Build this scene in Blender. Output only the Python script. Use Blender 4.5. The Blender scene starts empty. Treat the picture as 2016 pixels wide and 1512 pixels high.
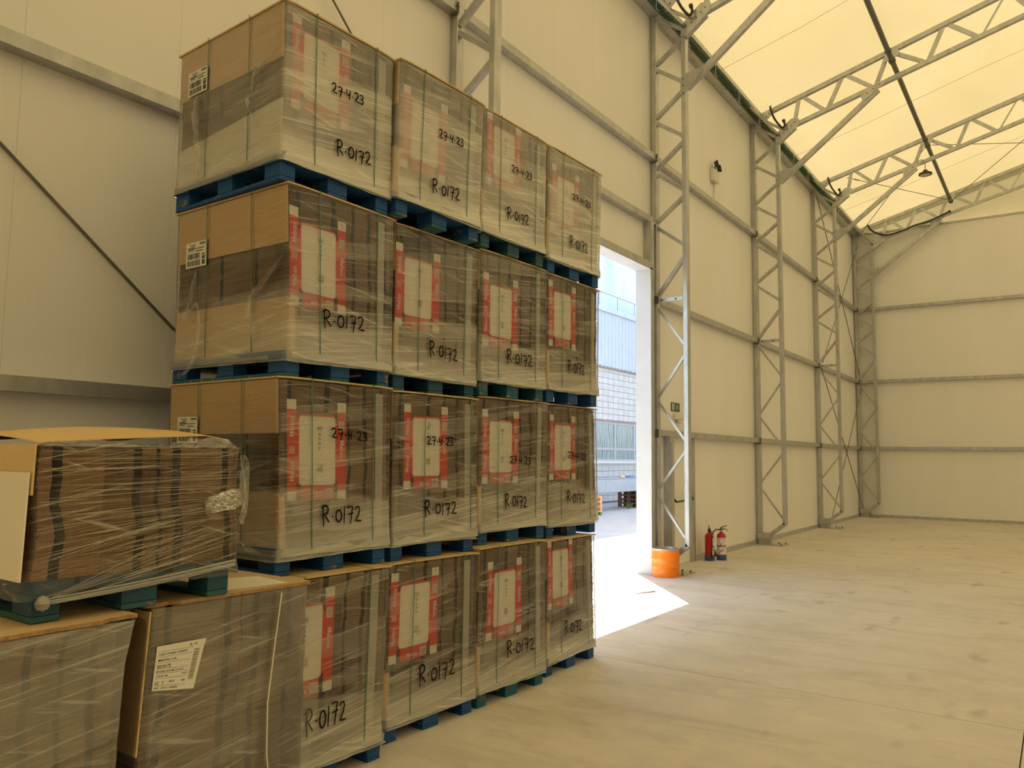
import bpy, bmesh, math, random
from mathutils import Vector, Matrix, noise
R = math.radians
C = bpy.context.scene.collection
sc = bpy.context.scene

# ------------------------------------------------------------------ camera
cam_d = bpy.data.cameras.new('camera'); cam = bpy.data.objects.new('camera', cam_d); C.objects.link(cam)
CH = 1.7373
yaw, pit, rol = R(55.0887), R(5.2977), R(0.7037)
fw = Vector((math.sin(yaw)*math.cos(pit), math.cos(yaw)*math.cos(pit), math.sin(pit)))
rt = Vector((math.cos(yaw), -math.sin(yaw), 0)); up = rt.cross(fw)
r2 = math.cos(rol)*rt + math.sin(rol)*up; u2 = -math.sin(rol)*rt + math.cos(rol)*up
M = Matrix((r2, u2, -fw)).transposed().to_4x4(); M.translation = Vector((0, 0, CH))
cam.matrix_world = M
cam_d.sensor_fit = 'HORIZONTAL'; cam_d.sensor_width = 36.0
cam_d.lens = 36.0*1543.06/2016.0
cam_d.clip_start = 0.05; cam_d.clip_end = 500
sc.camera = cam

# ------------------------------------------------------------------ world, sun, exposure
w = bpy.data.worlds.new('world'); sc.world = w; w.use_nodes = True
nt = w.node_tree; nt.nodes.clear()
sky = nt.nodes.new('ShaderNodeTexSky'); sky.sky_type = 'NISHITA'; sky.sun_disc = False
sky.sun_elevation = R(62.5); sky.sun_rotation = R(50); sky.air_density = 1.3; sky.dust_density = 2.5; sky.ozone_density = 1.0
bg = nt.nodes.new('ShaderNodeBackground'); bg.inputs['Strength'].default_value = 0.42
ow = nt.nodes.new('ShaderNodeOutputWorld')
nt.links.new(sky.outputs[0], bg.inputs[0]); nt.links.new(bg.outputs[0], ow.inputs[0])
sun_d = bpy.data.lights.new('sun', 'SUN'); sun_d.energy = 16.0; sun_d.angle = R(0.53); sun_d.color = (1, .96, .90)
sun = bpy.data.objects.new('sun', sun_d); C.objects.link(sun)
sun.rotation_euler = Vector((-1.82, -1.55, -4.6)).to_track_quat('-Z', 'Y').to_euler()
sun.location = (20, 20, 30)
sc.view_settings.view_transform = 'Standard'; sc.view_settings.look = 'None'
sc.view_settings.gamma = 1.0; sc.view_settings.use_curve_mapping = False
sc.view_settings.exposure = 0.45

# ------------------------------------------------------------------ materials
def newmat(name):
    m = bpy.data.materials.new(name); m.use_nodes = True; m.node_tree.nodes.clear()
    return m, m.node_tree
def N(t, kind, **kw):
    n = t.nodes.new('ShaderNode'+kind)
    for k, v in kw.items():
        if k.startswith('_'): setattr(n, k[1:], v)
        else: n.inputs[k.replace('_', ' ')].default_value = v
    return n
def math_n(t, op, a, b=None, c=None, clamp=False):
    n = t.nodes.new('ShaderNodeMath'); n.operation = op; n.use_clamp = clamp
    for i, v in enumerate((a, b, c)):
        if v is None: continue
        if isinstance(v, (int, float)): n.inputs[i].default_value = v
        else: t.links.new(v, n.inputs[i])
    return n.outputs[0]
def ramp(t, fac, stops):
    n = t.nodes.new('ShaderNodeValToRGB'); e = n.color_ramp.elements
    while len(e) < len(stops): e.new(0.5)
    for i, (p, c) in enumerate(stops):
        e[i].position = p
        e[i].color = (c, c, c, 1) if isinstance(c, (int, float)) else (*c, 1)
    t.links.new(fac, n.inputs[0]); return n.outputs[0]
def coords(t, scale=(1, 1, 1), rot=(0, 0, 0), rnd=False, which='Object'):
    tc = t.nodes.new('ShaderNodeTexCoord'); mp = t.nodes.new('ShaderNodeMapping')
    mp.inputs['Scale'].default_value = scale; mp.inputs['Rotation'].default_value = rot
    t.links.new(tc.outputs[which], mp.inputs[0])
    if rnd:
        oi = t.nodes.new('ShaderNodeObjectInfo')
        a = math_n(t, 'MULTIPLY', oi.outputs['Random'], 37.0)
        cb = t.nodes.new('ShaderNodeCombineXYZ'); t.links.new(a, cb.inputs[0]); t.links.new(a, cb.inputs[1])
        t.links.new(cb.outputs[0], mp.inputs['Location'])
    return mp.outputs[0]
def noise_n(t, vec, scale, detail=3, rough=.55, dist=0):
    n = t.nodes.new('ShaderNodeTexNoise'); n.inputs['Scale'].default_value = scale
    n.inputs['Detail'].default_value = detail; n.inputs['Roughness'].default_value = rough
    n.inputs['Distortion'].default_value = dist
    t.links.new(vec, n.inputs['Vector']); return n.outputs['Fac']
def mixc(t, fac, a, b):
    n = t.nodes.new('ShaderNodeMix'); n.data_type = 'RGBA'
    for i, v in ((0, fac), (6, a), (7, b)):
        if isinstance(v, (int, float)): n.inputs[i].default_value = v
        elif isinstance(v, tuple): n.inputs[i].default_value = (*v, 1)
        else: t.links.new(v, n.inputs[i])
    return n.outputs[2]
def finish(t, color, rough=.6, metal=0, bump=None, bstr=.2, bdist=.01, spec=.5):
    p = t.nodes.new('ShaderNodeBsdfPrincipled'); o = t.nodes.new('ShaderNodeOutputMaterial')
    if isinstance(color, tuple): p.inputs['Base Color'].default_value = (*color, 1)
    else: t.links.new(color, p.inputs['Base Color'])
    if isinstance(rough, (int, float)): p.inputs['Roughness'].default_value = rough
    else: t.links.new(rough, p.inputs['Roughness'])
    p.inputs['Metallic'].default_value = metal
    p.inputs['Specular IOR Level'].default_value = spec
    if bump is not None:
        b = t.nodes.new('ShaderNodeBump'); b.inputs['Strength'].default_value = bstr; b.inputs['Distance'].default_value = bdist
        t.links.new(bump, b.inputs['Height']); t.links.new(b.outputs[0], p.inputs['Normal'])
    t.links.new(p.outputs[0], o.inputs[0]); return p
def simple(name, c1, c2=None, scale=20, rough=.6, metal=0, stretch=(1, 1, 1), bstr=0, spec=.5, rnd=False):
    m, t = newmat(name)
    v = coords(t, stretch, rnd=rnd); n = noise_n(t, v, scale, 4)
    col = mixc(t, ramp(t, n, [(.3, 0.), (.7, 1.)]), c1, c2 or tuple(x*.8 for x in c1))
    finish(t, col, rough, metal, n if bstr else None, bstr, .004, spec); return m

MT = {}
MT['galv'] = simple('galvanised_steel', (.56, .565, .555), (.40, .41, .41), 9, .33, .55, (1, 1, .4), rnd=True)
MT['galv_dark'] = simple('dull_steel', (.20, .19, .16), (.13, .125, .11), 12, .5, .5)
MT['panel'] = None
def panel_mat(name, axis):
    m, t = newmat(name)
    sep = t.nodes.new('ShaderNodeSeparateXYZ'); t.links.new(coords(t), sep.inputs[0])
    s = math_n(t, 'SINE', math_n(t, 'MULTIPLY', sep.outputs[axis], 2*math.pi/.055))
    s = math_n(t, 'POWER', math_n(t, 'ADD', math_n(t, 'MULTIPLY', s, .5), .5), 6)
    n = noise_n(t, coords(t, (1, 1, .25)), 1.3, 4)
    col = mixc(t, ramp(t, n, [(.3, 0.), (.75, 1.)]), (.88, .875, .87), (.84, .835, .82))
    finish(t, col, .48, 0, s, .22, .002, .35); return m
MT['panel_x'] = panel_mat('wall_panel_coating', 0); MT['panel_y'] = panel_mat('wall_panel_coating_end', 1)
MT['skin'] = simple('wall_outer_skin', (.7, .69, .66), (.66, .65, .62), 2, .5)
MT['white'] = simple('white_lacquered_trim', (.62, .62, .61), (.58, .58, .57), 3, .4)
MT['white_light'] = simple('white_plastic', (.75, .74, .70), (.70, .69, .65), 3, .4)
MT['black'] = simple('black_rubber', (.02, .017, .015), (.035, .03, .025), 30, .5)
MT['darkmetal'] = simple('dark_metal', (.06, .055, .05), (.04, .04, .04), 20, .45, .3)
MT['greenwire'] = simple('green_coated_wire', (.018, .085, .042), (.03, .12, .06), 30, .5)
MT['orange'] = simple('orange_keg_paint', (.95, .25, .008), (.88, .19, .006), 3, .33)
MT['red'] = simple('extinguisher_red', (.55, .015, .012), (.42, .01, .01), 6, .25)
MT['blueband'] = simple('blue_band', (.03, .12, .35), (.02, .09, .28), 8, .4)
MT['navy'] = simple('navy_print', (.02, .02, .16), (.015, .015, .12), 8, .5)
MT['label_white'] = simple('label_paper', (.80, .79, .75), (.76, .75, .71), 8, .55)
MT['ink'] = simple('black_ink', (.012, .009, .009), (.016, .012, .011), 30, .9, spec=.1)
MT['greyboard'] = simple('grey_board_edge', (.52, .50, .43), (.44, .42, .36), 12, .7, 0, (1, 1, .3), rnd=True)
MT['greyink'] = simple('grey_ink', (.30, .27, .22), (.36, .32, .26), 30, .6)
MT['signgreen'] = simple('sign_green', (.01, .10, .05), (.012, .12, .06), 8, .4)
MT['kraft'] = simple('kraft_board', (.74, .53, .28), (.68, .49, .25), 5, .62, 0, (1, 1, 6), rnd=True)
MT['lid'] = simple('lid_board', (.64, .47, .25), (.55, .39, .20), 7, .6, 0, (1, 4, 1), rnd=True)
MT['lid_yellow'] = simple('yellow_lid_board', (.74, .52, .22), (.68, .47, .19), 3, .5)
MT['chip'] = simple('chipboard_edge', (.46, .29, .14), (.30, .17, .075), 60, .8)
MT['whiteboard'] = simple('white_card', (.86, .82, .70), (.82, .78, .66), 4, .5)
MT['printred'] = simple('red_print', (.70, .05, .025), (.64, .042, .022), 6, .45)
MT['printwhite'] = simple('white_print', (.84, .81, .72), (.81, .78, .69), 6, .45)
MT['strand'] = simple('taut_film_strand', (.80, .74, .62), (.60, .54, .44), 60, .12, 0, spec=1.0)
MT['strap'] = simple('green_strap', (.07, .22, .16), (.045, .16, .11), 40, .35)

def blanks_mat(name, light, dark, cols=(.08, .40, .60, .83)):
    m, t = newmat(name)
    n1 = noise_n(t, coords(t, (1.2, 1.2, 150), rnd=True), 1.0, 3, .6)
    n2 = noise_n(t, coords(t, (4, 4, 2.2), rnd=True), 1.0, 3)
    n3 = noise_n(t, coords(t, (160, 160, 3)), 1.0, 2)
    tc = t.nodes.new('ShaderNodeTexCoord'); sp = t.nodes.new('ShaderNodeSeparateXYZ'); t.links.new(tc.outputs['Object'], sp.inputs[0])
    xs_ = math_n(t, 'ADD', sp.outputs[0], math_n(t, 'MULTIPLY', sp.outputs[1], .35))
    rx = t.nodes.new('ShaderNodeValToRGB'); rx.color_ramp.interpolation = 'CONSTANT'; e = rx.color_ramp.elements
    while len(e) < len(cols)+1: e.new(.5)
    for i, p in enumerate((0,)+cols): e[i].position = p; e[i].color = (i*.13+.05,)*3+(1,)
    t.links.new(math_n(t, 'DIVIDE', xs_, .83), rx.inputs[0])
    oi = t.nodes.new('ShaderNodeObjectInfo')
    cb = t.nodes.new('ShaderNodeCombineXYZ'); t.links.new(rx.outputs[0], cb.inputs[0])
    t.links.new(math_n(t, 'FLOOR', math_n(t, 'ADD', math_n(t, 'MULTIPLY', sp.outputs[2], 3.1), math_n(t, 'MULTIPLY', rx.outputs[0], 3.7))), cb.inputs[1]); t.links.new(oi.outputs['Random'], cb.inputs[2])
    wn = t.nodes.new('ShaderNodeTexWhiteNoise'); t.links.new(cb.outputs[0], wn.inputs['Vector'])
    f = math_n(t, 'ADD', math_n(t, 'MULTIPLY', n1, .50), math_n(t, 'ADD', math_n(t, 'MULTIPLY', n2, .25), math_n(t, 'MULTIPLY', n3, .2)))
    f = math_n(t, 'ADD', f, math_n(t, 'MULTIPLY', wn.outputs['Value'], .20))
    col = mixc(t, ramp(t, f, [(.42, 0.), (.74, 1.)]), dark, light)
    finish(t, col, .8, 0, n1, .5, .004); return m
MT['blanks'] = blanks_mat('cardboard_blank_edges', (.30, .195, .110), (.075, .043, .023))
MT['blanks_warm'] = blanks_mat('cardboard_blank_edges_warm', (.42, .235, .11), (.13, .062, .026), (.30, .45, .66, .84))
MT['slot'] = simple('slot_shade', (.065, .042, .028), (.045, .03, .02), 20, .9)  # shade inside the slots, painted as a dark colour

def pallet_mat(name, paint, paint2, woodamt):
    m, t = newmat(name)
    g = noise_n(t, coords(t, (3, 3, 22), rnd=True), 3.0, 4)
    wcol = mixc(t, g, (.34, .20, .10), (.20, .115, .06))
    n = noise_n(t, coords(t, rnd=True), 9.0, 6, .7)
    pc = mixc(t, noise_n(t, coords(t, rnd=True), 4.0, 3), paint, paint2)
    col = mixc(t, ramp(t, n, [(woodamt, 0.), (woodamt+.05, 1.)]), wcol, pc)
    finish(t, col, .65, 0, g, .35, .004); return m
MT['pblue'] = pallet_mat('blue_pallet_paint', (.003, .058, .25), (.005, .085, .25), .34)
MT['pteal'] = pallet_mat('teal_pallet_paint', (.007, .085, .18), (.012, .125, .17), .38)
MT['pwood'] = pallet_mat('bare_pallet_wood', (.42, .27, .14), (.30, .18, .09), .5)
MT['pteal2'] = pallet_mat('teal_board_paint', (.01, .11, .15), (.03, .10, .08), .33)
MT['pmoss'] = pallet_mat('blue_pallet_paint_mossy', (.003, .05, .20), (.022, .085, .07), .31)

def film_mat(name, base, haze, streak, bottom, tint=(.84, .82, .74), slant=.12, zsoft=.42, fine=75, gloss=1.8, rough=.2):
    """stretch film: mostly see-through, milky where layers pile up"""
    m, t = newmat(name)
    tc = t.nodes.new('ShaderNodeTexCoord'); sep = t.nodes.new('ShaderNodeSeparateXYZ'); t.links.new(tc.outputs['Object'], sep.inputs[0])
    s = math_n(t, 'SUBTRACT', sep.outputs[0], sep.outputs[1]); z = sep.outputs[2]
    oi = t.nodes.new('ShaderNodeObjectInfo'); rn = math_n(t, 'MULTIPLY', oi.outputs['Random'], 23.0)
    def vec(a, b, sl):
        zz = math_n(t, 'ADD', math_n(t, 'MULTIPLY', z, b), math_n(t, 'MULTIPLY', s, sl*b))
        cb = t.nodes.new('ShaderNodeCombineXYZ')
        t.links.new(math_n(t, 'MULTIPLY', s, a), cb.inputs[0]); t.links.new(zz, cb.inputs[1]); t.links.new(rn, cb.inputs[2])
        return cb.outputs[0]
    fine1 = noise_n(t, vec(1.6, fine, -slant), 1.0, 2, .6)
    fine2 = noise_n(t, vec(2.4, fine*.55, slant*1.5), 1.0, 2, .6)
    big = noise_n(t, vec(.45, 3.2, slant*1.2), 1.0, 1, .5)
    big2 = noise_n(t, vec(.8, 8.0, -slant*.9), 1.0, 1, .5)
    wob = noise_n(t, vec(5, 5, 0), 1.0, 3, .6)
    st = math_n(t, 'ADD', ramp(t, fine1, [(.57, 0.), (.68, 1.)]), ramp(t, fine2, [(.60, 0.), (.70, .9)]))
    lowz = math_n(t, 'SUBTRACT', 1.0, ramp(t, math_n(t, 'ADD', z, math_n(t, 'MULTIPLY', math_n(t, 'SUBTRACT', big, .5), .6)), [(zsoft, 0.), (zsoft+.04, 1.)]))
    hz = math_n(t, 'ADD', math_n(t, 'MULTIPLY', lowz, .8), math_n(t, 'MULTIPLY', ramp(t, big2, [(.52, 0.), (.55, 1.)]), .55))
    hz = math_n(t, 'MULTIPLY', hz, math_n(t, 'ADD', .55, math_n(t, 'MULTIPLY', fine1, .9)))
    f = math_n(t, 'ADD', math_n(t, 'MULTIPLY', base, math_n(t, 'ADD', .3, math_n(t, 'MULTIPLY', wob, 1.4))), math_n(t, 'ADD', math_n(t, 'MULTIPLY', hz, haze), math_n(t, 'MULTIPLY', st, streak)))
    bt = math_n(t, 'SUBTRACT', 1.0, ramp(t, math_n(t, 'ADD', z, math_n(t, 'MULTIPLY', math_n(t, 'SUBTRACT', big, .5), .35)), [(.14, 0.), (.34, 1.)]))
    f = math_n(t, 'ADD', f, math_n(t, 'MULTIPLY', bt, bottom))
    f = math_n(t, 'MULTIPLY', f, math_n(t, 'ADD', .42, math_n(t, 'MULTIPLY', ramp(t, sep.outputs[0], [(.0, 0.), (.02, 1.)]), .58)))
    f = math_n(t, 'MINIMUM', math_n(t, 'MAXIMUM', f, 0.0), .9)
    dif = N(t, 'BsdfDiffuse', Color=(*tint, 1)); trl = N(t, 'BsdfTranslucent', Color=(*tint, 1))
    m1 = N(t, 'MixShader', Fac=.12); t.links.new(dif.outputs[0], m1.inputs[1]); t.links.new(trl.outputs[0], m1.inputs[2])
    tr = N(t, 'BsdfTransparent')
    m2 = N(t, 'MixShader'); t.links.new(f, m2.inputs[0]); t.links.new(tr.outputs[0], m2.inputs[1]); t.links.new(m1.outputs[0], m2.inputs[2])
    gl = N(t, 'BsdfGlossy', Color=(1, 1, 1, 1), Roughness=rough)
    bp = t.nodes.new('ShaderNodeBump'); bp.inputs['Strength'].default_value = .55; bp.inputs['Distance'].default_value = .004
    hgt = math_n(t, 'ADD', fine1, math_n(t, 'MULTIPLY', big2, 1.6))
    t.links.new(hgt, bp.inputs['Height']); t.links.new(bp.outputs[0], gl.inputs['Normal'])
    fr = N(t, 'Fresnel', IOR=1.5)
    ff = math_n(t, 'MINIMUM', math_n(t, 'MULTIPLY', fr.outputs[0], gloss), .8)
    m3 = N(t, 'MixShader'); t.links.new(ff, m3.inputs[0]); t.links.new(m2.outputs[0], m3.inputs[1]); t.links.new(gl.outputs[0], m3.inputs[2])
    o = N(t, 'OutputMaterial'); t.links.new(m3.outputs[0], o.inputs[0]); return m
MT['film'] = film_mat('stretch_film', .03, .24, .22, .28, gloss=1.0, rough=.12)
MT['film_top'] = film_mat('roof_sheen_stretch_film', .14, .28, .28, .28, zsoft=.66, gloss=1.6, rough=.22)  # extra haze stands in for the bright roof reflected on the top row
MT['film_hazy'] = film_mat('hazy_stretch_film', .17, .16, .22, .05, slant=.16, zsoft=.30, fine=70, gloss=1.3, rough=.2)
MT['film_clear'] = film_mat('tight_stretch_film', .0, .03, .42, .03, slant=.20, fine=60, gloss=.8, rough=.1)
MT['film_loose'] = film_mat('crumpled_film', .10, .10, .22, .0, slant=.9, fine=30, gloss=1.6)
MT['film_sheer'] = film_mat('loose_sheer_film', .06, .0, .10, .0, slant=3.0, fine=6, gloss=.8)
MT['film_band'] = film_mat('bunched_film', .55, .15, .35, .0, (.42, .44, .41), fine=160, gloss=1.3)

def membrane_mat():
    m, t = newmat('translucent_roof_membrane')
    n = noise_n(t, coords(t, (.25, .5, .5)), 1.0, 3)
    col = mixc(t, ramp(t, n, [(.35, 0.), (.7, 1.)]), (.163, .125, .054), (.185, .142, .065))
    d = N(t, 'BsdfDiffuse', Color=(.86, .80, .62, 1)); tl = N(t, 'BsdfTranslucent'); t.links.new(col, tl.inputs[0])
    mx = N(t, 'MixShader', Fac=.55); t.links.new(d.outputs[0], mx.inputs[1]); t.links.new(tl.outputs[0], mx.inputs[2])
    o = N(t, 'OutputMaterial'); t.links.new(mx.outputs[0], o.inputs[0]); return m
MT['membrane'] = membrane_mat()

def floor_mat():
    m, t = newmat('dusty_concrete_floor')
    v = coords(t)
    a = noise_n(t, v, .55, 5, .6); b = noise_n(t, v, 3.0, 6, .65); c = noise_n(t, v, 60, 3)
    sv = coords(t, (1.3, .38, 1), (0, 0, R(9))); s1 = noise_n(t, sv, 1.5, 8, .72, 1.2)
    sv2 = coords(t, (1.8, .6, 1), (0, 0, R(-24))); s2 = noise_n(t, sv2, 1.2, 8, .75, .8)
    sv3 = coords(t, (.5, 1.3, 1), (0, 0, R(30))); sp = noise_n(t, sv3, 2.3, 2, .5)
    col = mixc(t, ramp(t, a, [(.3, 0.), (.7, 1.)]), (.58, .54, .49), (.68, .64, .585))
    col = mixc(t, math_n(t, 'MULTIPLY', ramp(t, b, [(.45, 0.), (.62, 1.)]), .45), col, (.74, .68, .59))
    col = mixc(t, math_n(t, 'MULTIPLY', ramp(t, s1, [(.50, 0.), (.68, 1.)]), .40), col, (.38, .335, .27))
    col = mixc(t, math_n(t, 'MULTIPLY', ramp(t, s2, [(.54, 0.), (.66, 1.)]), .4), col, (.78, .73, .64))
    col = mixc(t, math_n(t, 'MULTIPLY', ramp(t, sp, [(.64, 0.), (.74, 1.)]), .45), col, (.30, .26, .20))
    rg = math_n(t, 'ADD', .5, math_n(t, 'MULTIPLY', b, .3))
    finish(t, col, rg, 0, c, .12, .003, .35); return m
MT['floor'] = floor_mat()
MT['joint'] = simple('joint_dirt', (.09, .075, .055), (.06, .05, .04), 20, .9)
MT['asphalt'] = simple('yard_concrete', (.42, .41, .40), (.34, .335, .33), 1.5, .8, bstr=.2)
MT['tile'] = simple('facade_tile', (.62, .60, .57), (.50, .48, .45), 3, .5, rnd=True)
MT['grout'] = simple('tile_grout', (.17, .155, .15), (.13, .12, .115), 10, .9)
MT['clad'] = simple('blue_grey_cladding', (.55, .60, .66), (.50, .55, .61), 2, .45)
MT['poly'] = simple('polycarbonate_sheet', (.50, .68, .76), (.86, .89, .90), .55, .25, 0, (1, 1, .5))  # blue and white patches paint reflected sky and cloud into the sheet
MT['frame'] = simple('window_frame_grey', (.42, .42, .43), (.36, .36, .37), 6, .5)
MT['brownframe'] = simple('window_head_brown', (.30, .22, .18), (.26, .19, .16), 6, .5)
def glass_mat():
    m, t = newmat('window_glass')
    v = coords(t, (1.6, 1, .35)); wv = t.nodes.new('ShaderNodeTexWave'); wv.inputs['Scale'].default_value = 1.6; wv.inputs['Distortion'].default_value = 9; wv.inputs['Detail'].default_value = 3
    t.links.new(v, wv.inputs[0])
    col = mixc(t, wv.outputs['Fac'], (.09, .14, .17), (.34, .47, .48))  # wavy reflections painted into the pane colour
    finish(t, col, .08, 0, None, spec=.8); return m
MT['glass'] = glass_mat()
MT['beamblue'] = simple('blue_grey_beam', (.34, .38, .43), (.28, .32, .37), 3, .5)
MT['palbrown'] = simple('weathered_pallet_wood', (.16, .085, .055), (.10, .055, .04), 8, .8)
MT['palorange'] = simple('new_pallet_wood', (.72, .40, .20), (.60, .33, .16), 8, .7)
MT['leaf'] = simple('weed_green', (.10, .26, .05), (.06, .18, .03), 20, .6)
MT['led'] = simple('lamp_lens', (.55, .52, .44), (.5, .47, .40), 10, .3)

# ------------------------------------------------------------------ geometry helpers
class MB:
    def __init__(s): s.v = []; s.f = []; s.m = []
    def add(s, vs, fs, mi=0):
        b = len(s.v); s.v += [tuple(v) for v in vs]; s.f += [tuple(b+i for i in f) for f in fs]; s.m += [mi]*len(fs); return s
    def box(s, x0, x1, y0, y1, z0, z1, mi=0):
        vs = [(x, y, z) for z in (z0, z1) for y in (y0, y1) for x in (x0, x1)]
        return s.add(vs, [(0, 2, 3, 1), (4, 5, 7, 6), (0, 1, 5, 4), (2, 6, 7, 3), (0, 4, 6, 2), (1, 3, 7, 5)], mi)
    def bbox(s, x0, x1, y0, y1, z0, z1, b=.004, mi=0):
        """box with chamfered edges along all three axes"""
        vs = []; cx, cy, cz = (x0+x1)/2, (y0+y1)/2, (z0+z1)/2
        bm = bmesh.new(); bmesh.ops.create_cube(bm, size=1)
        for v in bm.verts: v.co = Vector((cx+v.co.x*(x1-x0), cy+v.co.y*(y1-y0), cz+v.co.z*(z1-z0)))
        bmesh.ops.bevel(bm, geom=bm.edges[:], offset=b, segments=1, affect='EDGES')
        bm.verts.index_update(); s.add([v.co for v in bm.verts], [[v.index for v in f.verts] for f in bm.faces], mi); bm.free(); return s
    def bar(s, a, b, w, h, mi=0, side=None):
        """rectangular bar from a to b; w along 'side' direction, h across"""
        a, b = Vector(a), Vector(b); d = (b-a).normalized()
        sd = Vector(side) if side else (Vector((0, 0, 1)) if abs(d.z) < .9 else Vector((1, 0, 0)))
        n = (sd - d*sd.dot(d)).normalized(); q = d.cross(n)
        vs = [p+n*(w/2*i)+q*(h/2*j) for p in (a, b) for i, j in ((-1, -1), (1, -1), (1, 1), (-1, 1))]
        return s.add(vs, [(0, 3, 2, 1), (4, 5, 6, 7), (0, 1, 5, 4), (1, 2, 6, 5), (2, 3, 7, 6), (3, 0, 4, 7)], mi)
    def tube(s, pts, r, n=8, mi=0, caps=True):
        pts = [Vector(p) for p in pts]; rings = []; prev = None
        for i, p in enumerate(pts):
            d = (pts[min(i+1, len(pts)-1)]-pts[max(i-1, 0)]).normalized()
            if prev is None: prev = d.orthogonal().normalized()
            u = (prev-d*prev.dot(d)).normalized(); prev = u; v = d.cross(u)
            rr = r[i] if isinstance(r, (list, tuple)) else r
            rings.append([p+u*(rr*math.cos(2*math.pi*k/n))+v*(rr*math.sin(2*math.pi*k/n)) for k in range(n)])
        fs = [(i*n+k, i*n+(k+1) % n, (i+1)*n+(k+1) % n, (i+1)*n+k) for i in range(len(pts)-1) for k in range(n)]
        if caps: fs += [tuple(reversed(range(n))), tuple((len(pts)-1)*n+k for k in range(n))]
        return s.add([v for q in rings for v in q], fs, mi)
    def lathe(s, prof, c=(0, 0, 0), n=32, mi=0, M=None):
        vs = [Vector((r*math.cos(2*math.pi*k/n), r*math.sin(2*math.pi*k/n), z)) for r, z in prof for k in range(n)]
        if M: vs = [M @ v for v in vs]
        vs = [v+Vector(c) for v in vs]
        return s.add(vs, [(i*n+k, i*n+(k+1) % n, (i+1)*n+(k+1) % n, (i+1)*n+k) for i in range(len(prof)-1) for k in range(n)], mi)
    def prism(s, poly, a, b, axis='y', mi=0):
        """2-D polygon extruded along an axis from a to b"""
        def P(p, q): return {'y': (p[0], q, p[1]), 'x': (q, p[0], p[1]), 'z': (p[0], p[1], q)}[axis]
        n = len(poly); vs = [P(p, a) for p in poly]+[P(p, b) for p in poly]
        fs = [tuple(range(n)), tuple(reversed(range(n, 2*n)))]+[(i, i+n, (i+1) % n+n, (i+1) % n) for i in range(n)]
        return s.add(vs, fs, mi)
    def warp(s, fn): s.v = [tuple(fn(*v)) for v in s.v]; return s
    def mesh(s, name, mats, smooth=False):
        me = bpy.data.meshes.new(name); me.from_pydata(s.v, [], s.f)
        for m in (mats if isinstance(mats, (list, tuple)) else [mats]): me.materials.append(MT[m])
        me.polygons.foreach_set('material_index', s.m)
        bm = bmesh.new(); bm.from_mesh(me); bmesh.ops.recalc_face_normals(bm, faces=bm.faces); bm.to_mesh(me); bm.free()
        if smooth:
            me.polygons.foreach_set('use_smooth', [True]*len(me.polygons))
            try: me.set_sharp_from_angle(angle=R(40))
            except Exception: pass
        me.update(); return me
    def obj(s, name, mats, parent=None, smooth=False):
        return link(name, s.mesh(name, mats, smooth), parent)
def link(name, me, parent=None, loc=None):
    o = bpy.data.objects.new(name, me); C.objects.link(o)
    if parent: o.parent = parent
    if loc: o.location = loc
    return o
def tag(o, label=None, cat=None, group=None, kind=None):
    for k, v in (('label', label), ('category', cat), ('group', group), ('kind', kind)):
        if v: o[k] = v
    return o
def thing(name, loc, label, cat, rz=0, group=None):
    o = bpy.data.objects.new(name, None); C.objects.link(o); o.location = loc; o.rotation_euler = (0, 0, rz)
    o.empty_display_size = .2
    return tag(o, label, cat, group)

_tc = {}
def text_geo(txt, size, bold=0.0):
    """flat outline of a text, centred on the origin: (verts2d, faces, width)"""
    key = (txt, bold)
    if key not in _tc:
        cu = bpy.data.curves.new('tmp', 'FONT'); cu.body = txt; cu.size = 1; cu.offset = bold; cu.resolution_u = 2
        cu.align_x = 'CENTER'; cu.align_y = 'CENTER'
        o = bpy.data.objects.new('tmp', cu); C.objects.link(o); bpy.context.view_layer.update()
        me = o.to_mesh(); _tc[key] = ([(v.co.x, v.co.y) for v in me.vertices], [tuple(p.vertices) for p in me.polygons])
        o.to_mesh_clear(); bpy.data.objects.remove(o); bpy.data.curves.remove(cu)
    vs, fs = _tc[key]; return [(x*size, y*size) for x, y in vs], fs
def put_text(mb, txt, size, fn, mi=0, bold=0.0, rot=0, sx=1):
    vs, fs = text_geo(txt, size, bold); c, s = math.cos(rot), math.sin(rot)
    mb.add([fn(x*sx*c-y*s, x*sx*s+y*c) for x, y in vs], fs, mi)

# ================================================================== SETTING
XF = [1.15, 6.23, 11.31, 16.39, 21.47, 26.54]      # steel frames
WY = 5.236; XE = 26.78; ZT = 8.95; YR = -4.8; YO = -14.9; XN = -16.0
def roof_z(y): return 9.14+.275*(5.02-(y if y > YR else 2*YR-y))

# floor: slabs with sawn joints over a base
fl = MB().box(XN-.2, XE+.1, YO-.1, 5.34, -.30, -.05).obj('floor', 'joint'); tag(fl, kind='structure')
for (x0, x1) in ((XN-.2, 6.262), (6.270, XE+.1)):
    for (y0, y1) in ((YO-.1, .262), (.270, 5.335)):
        MB().box(x0, x1, y0, y1, -.06, 0).obj('concrete_slab', 'floor', fl)
gd = MB().box(XN-10, 90, 5.345, 60, -.3, -.006).obj('ground', 'asphalt'); tag(gd, 'pale concrete yard outside the open doorway', kind='structure')

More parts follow.
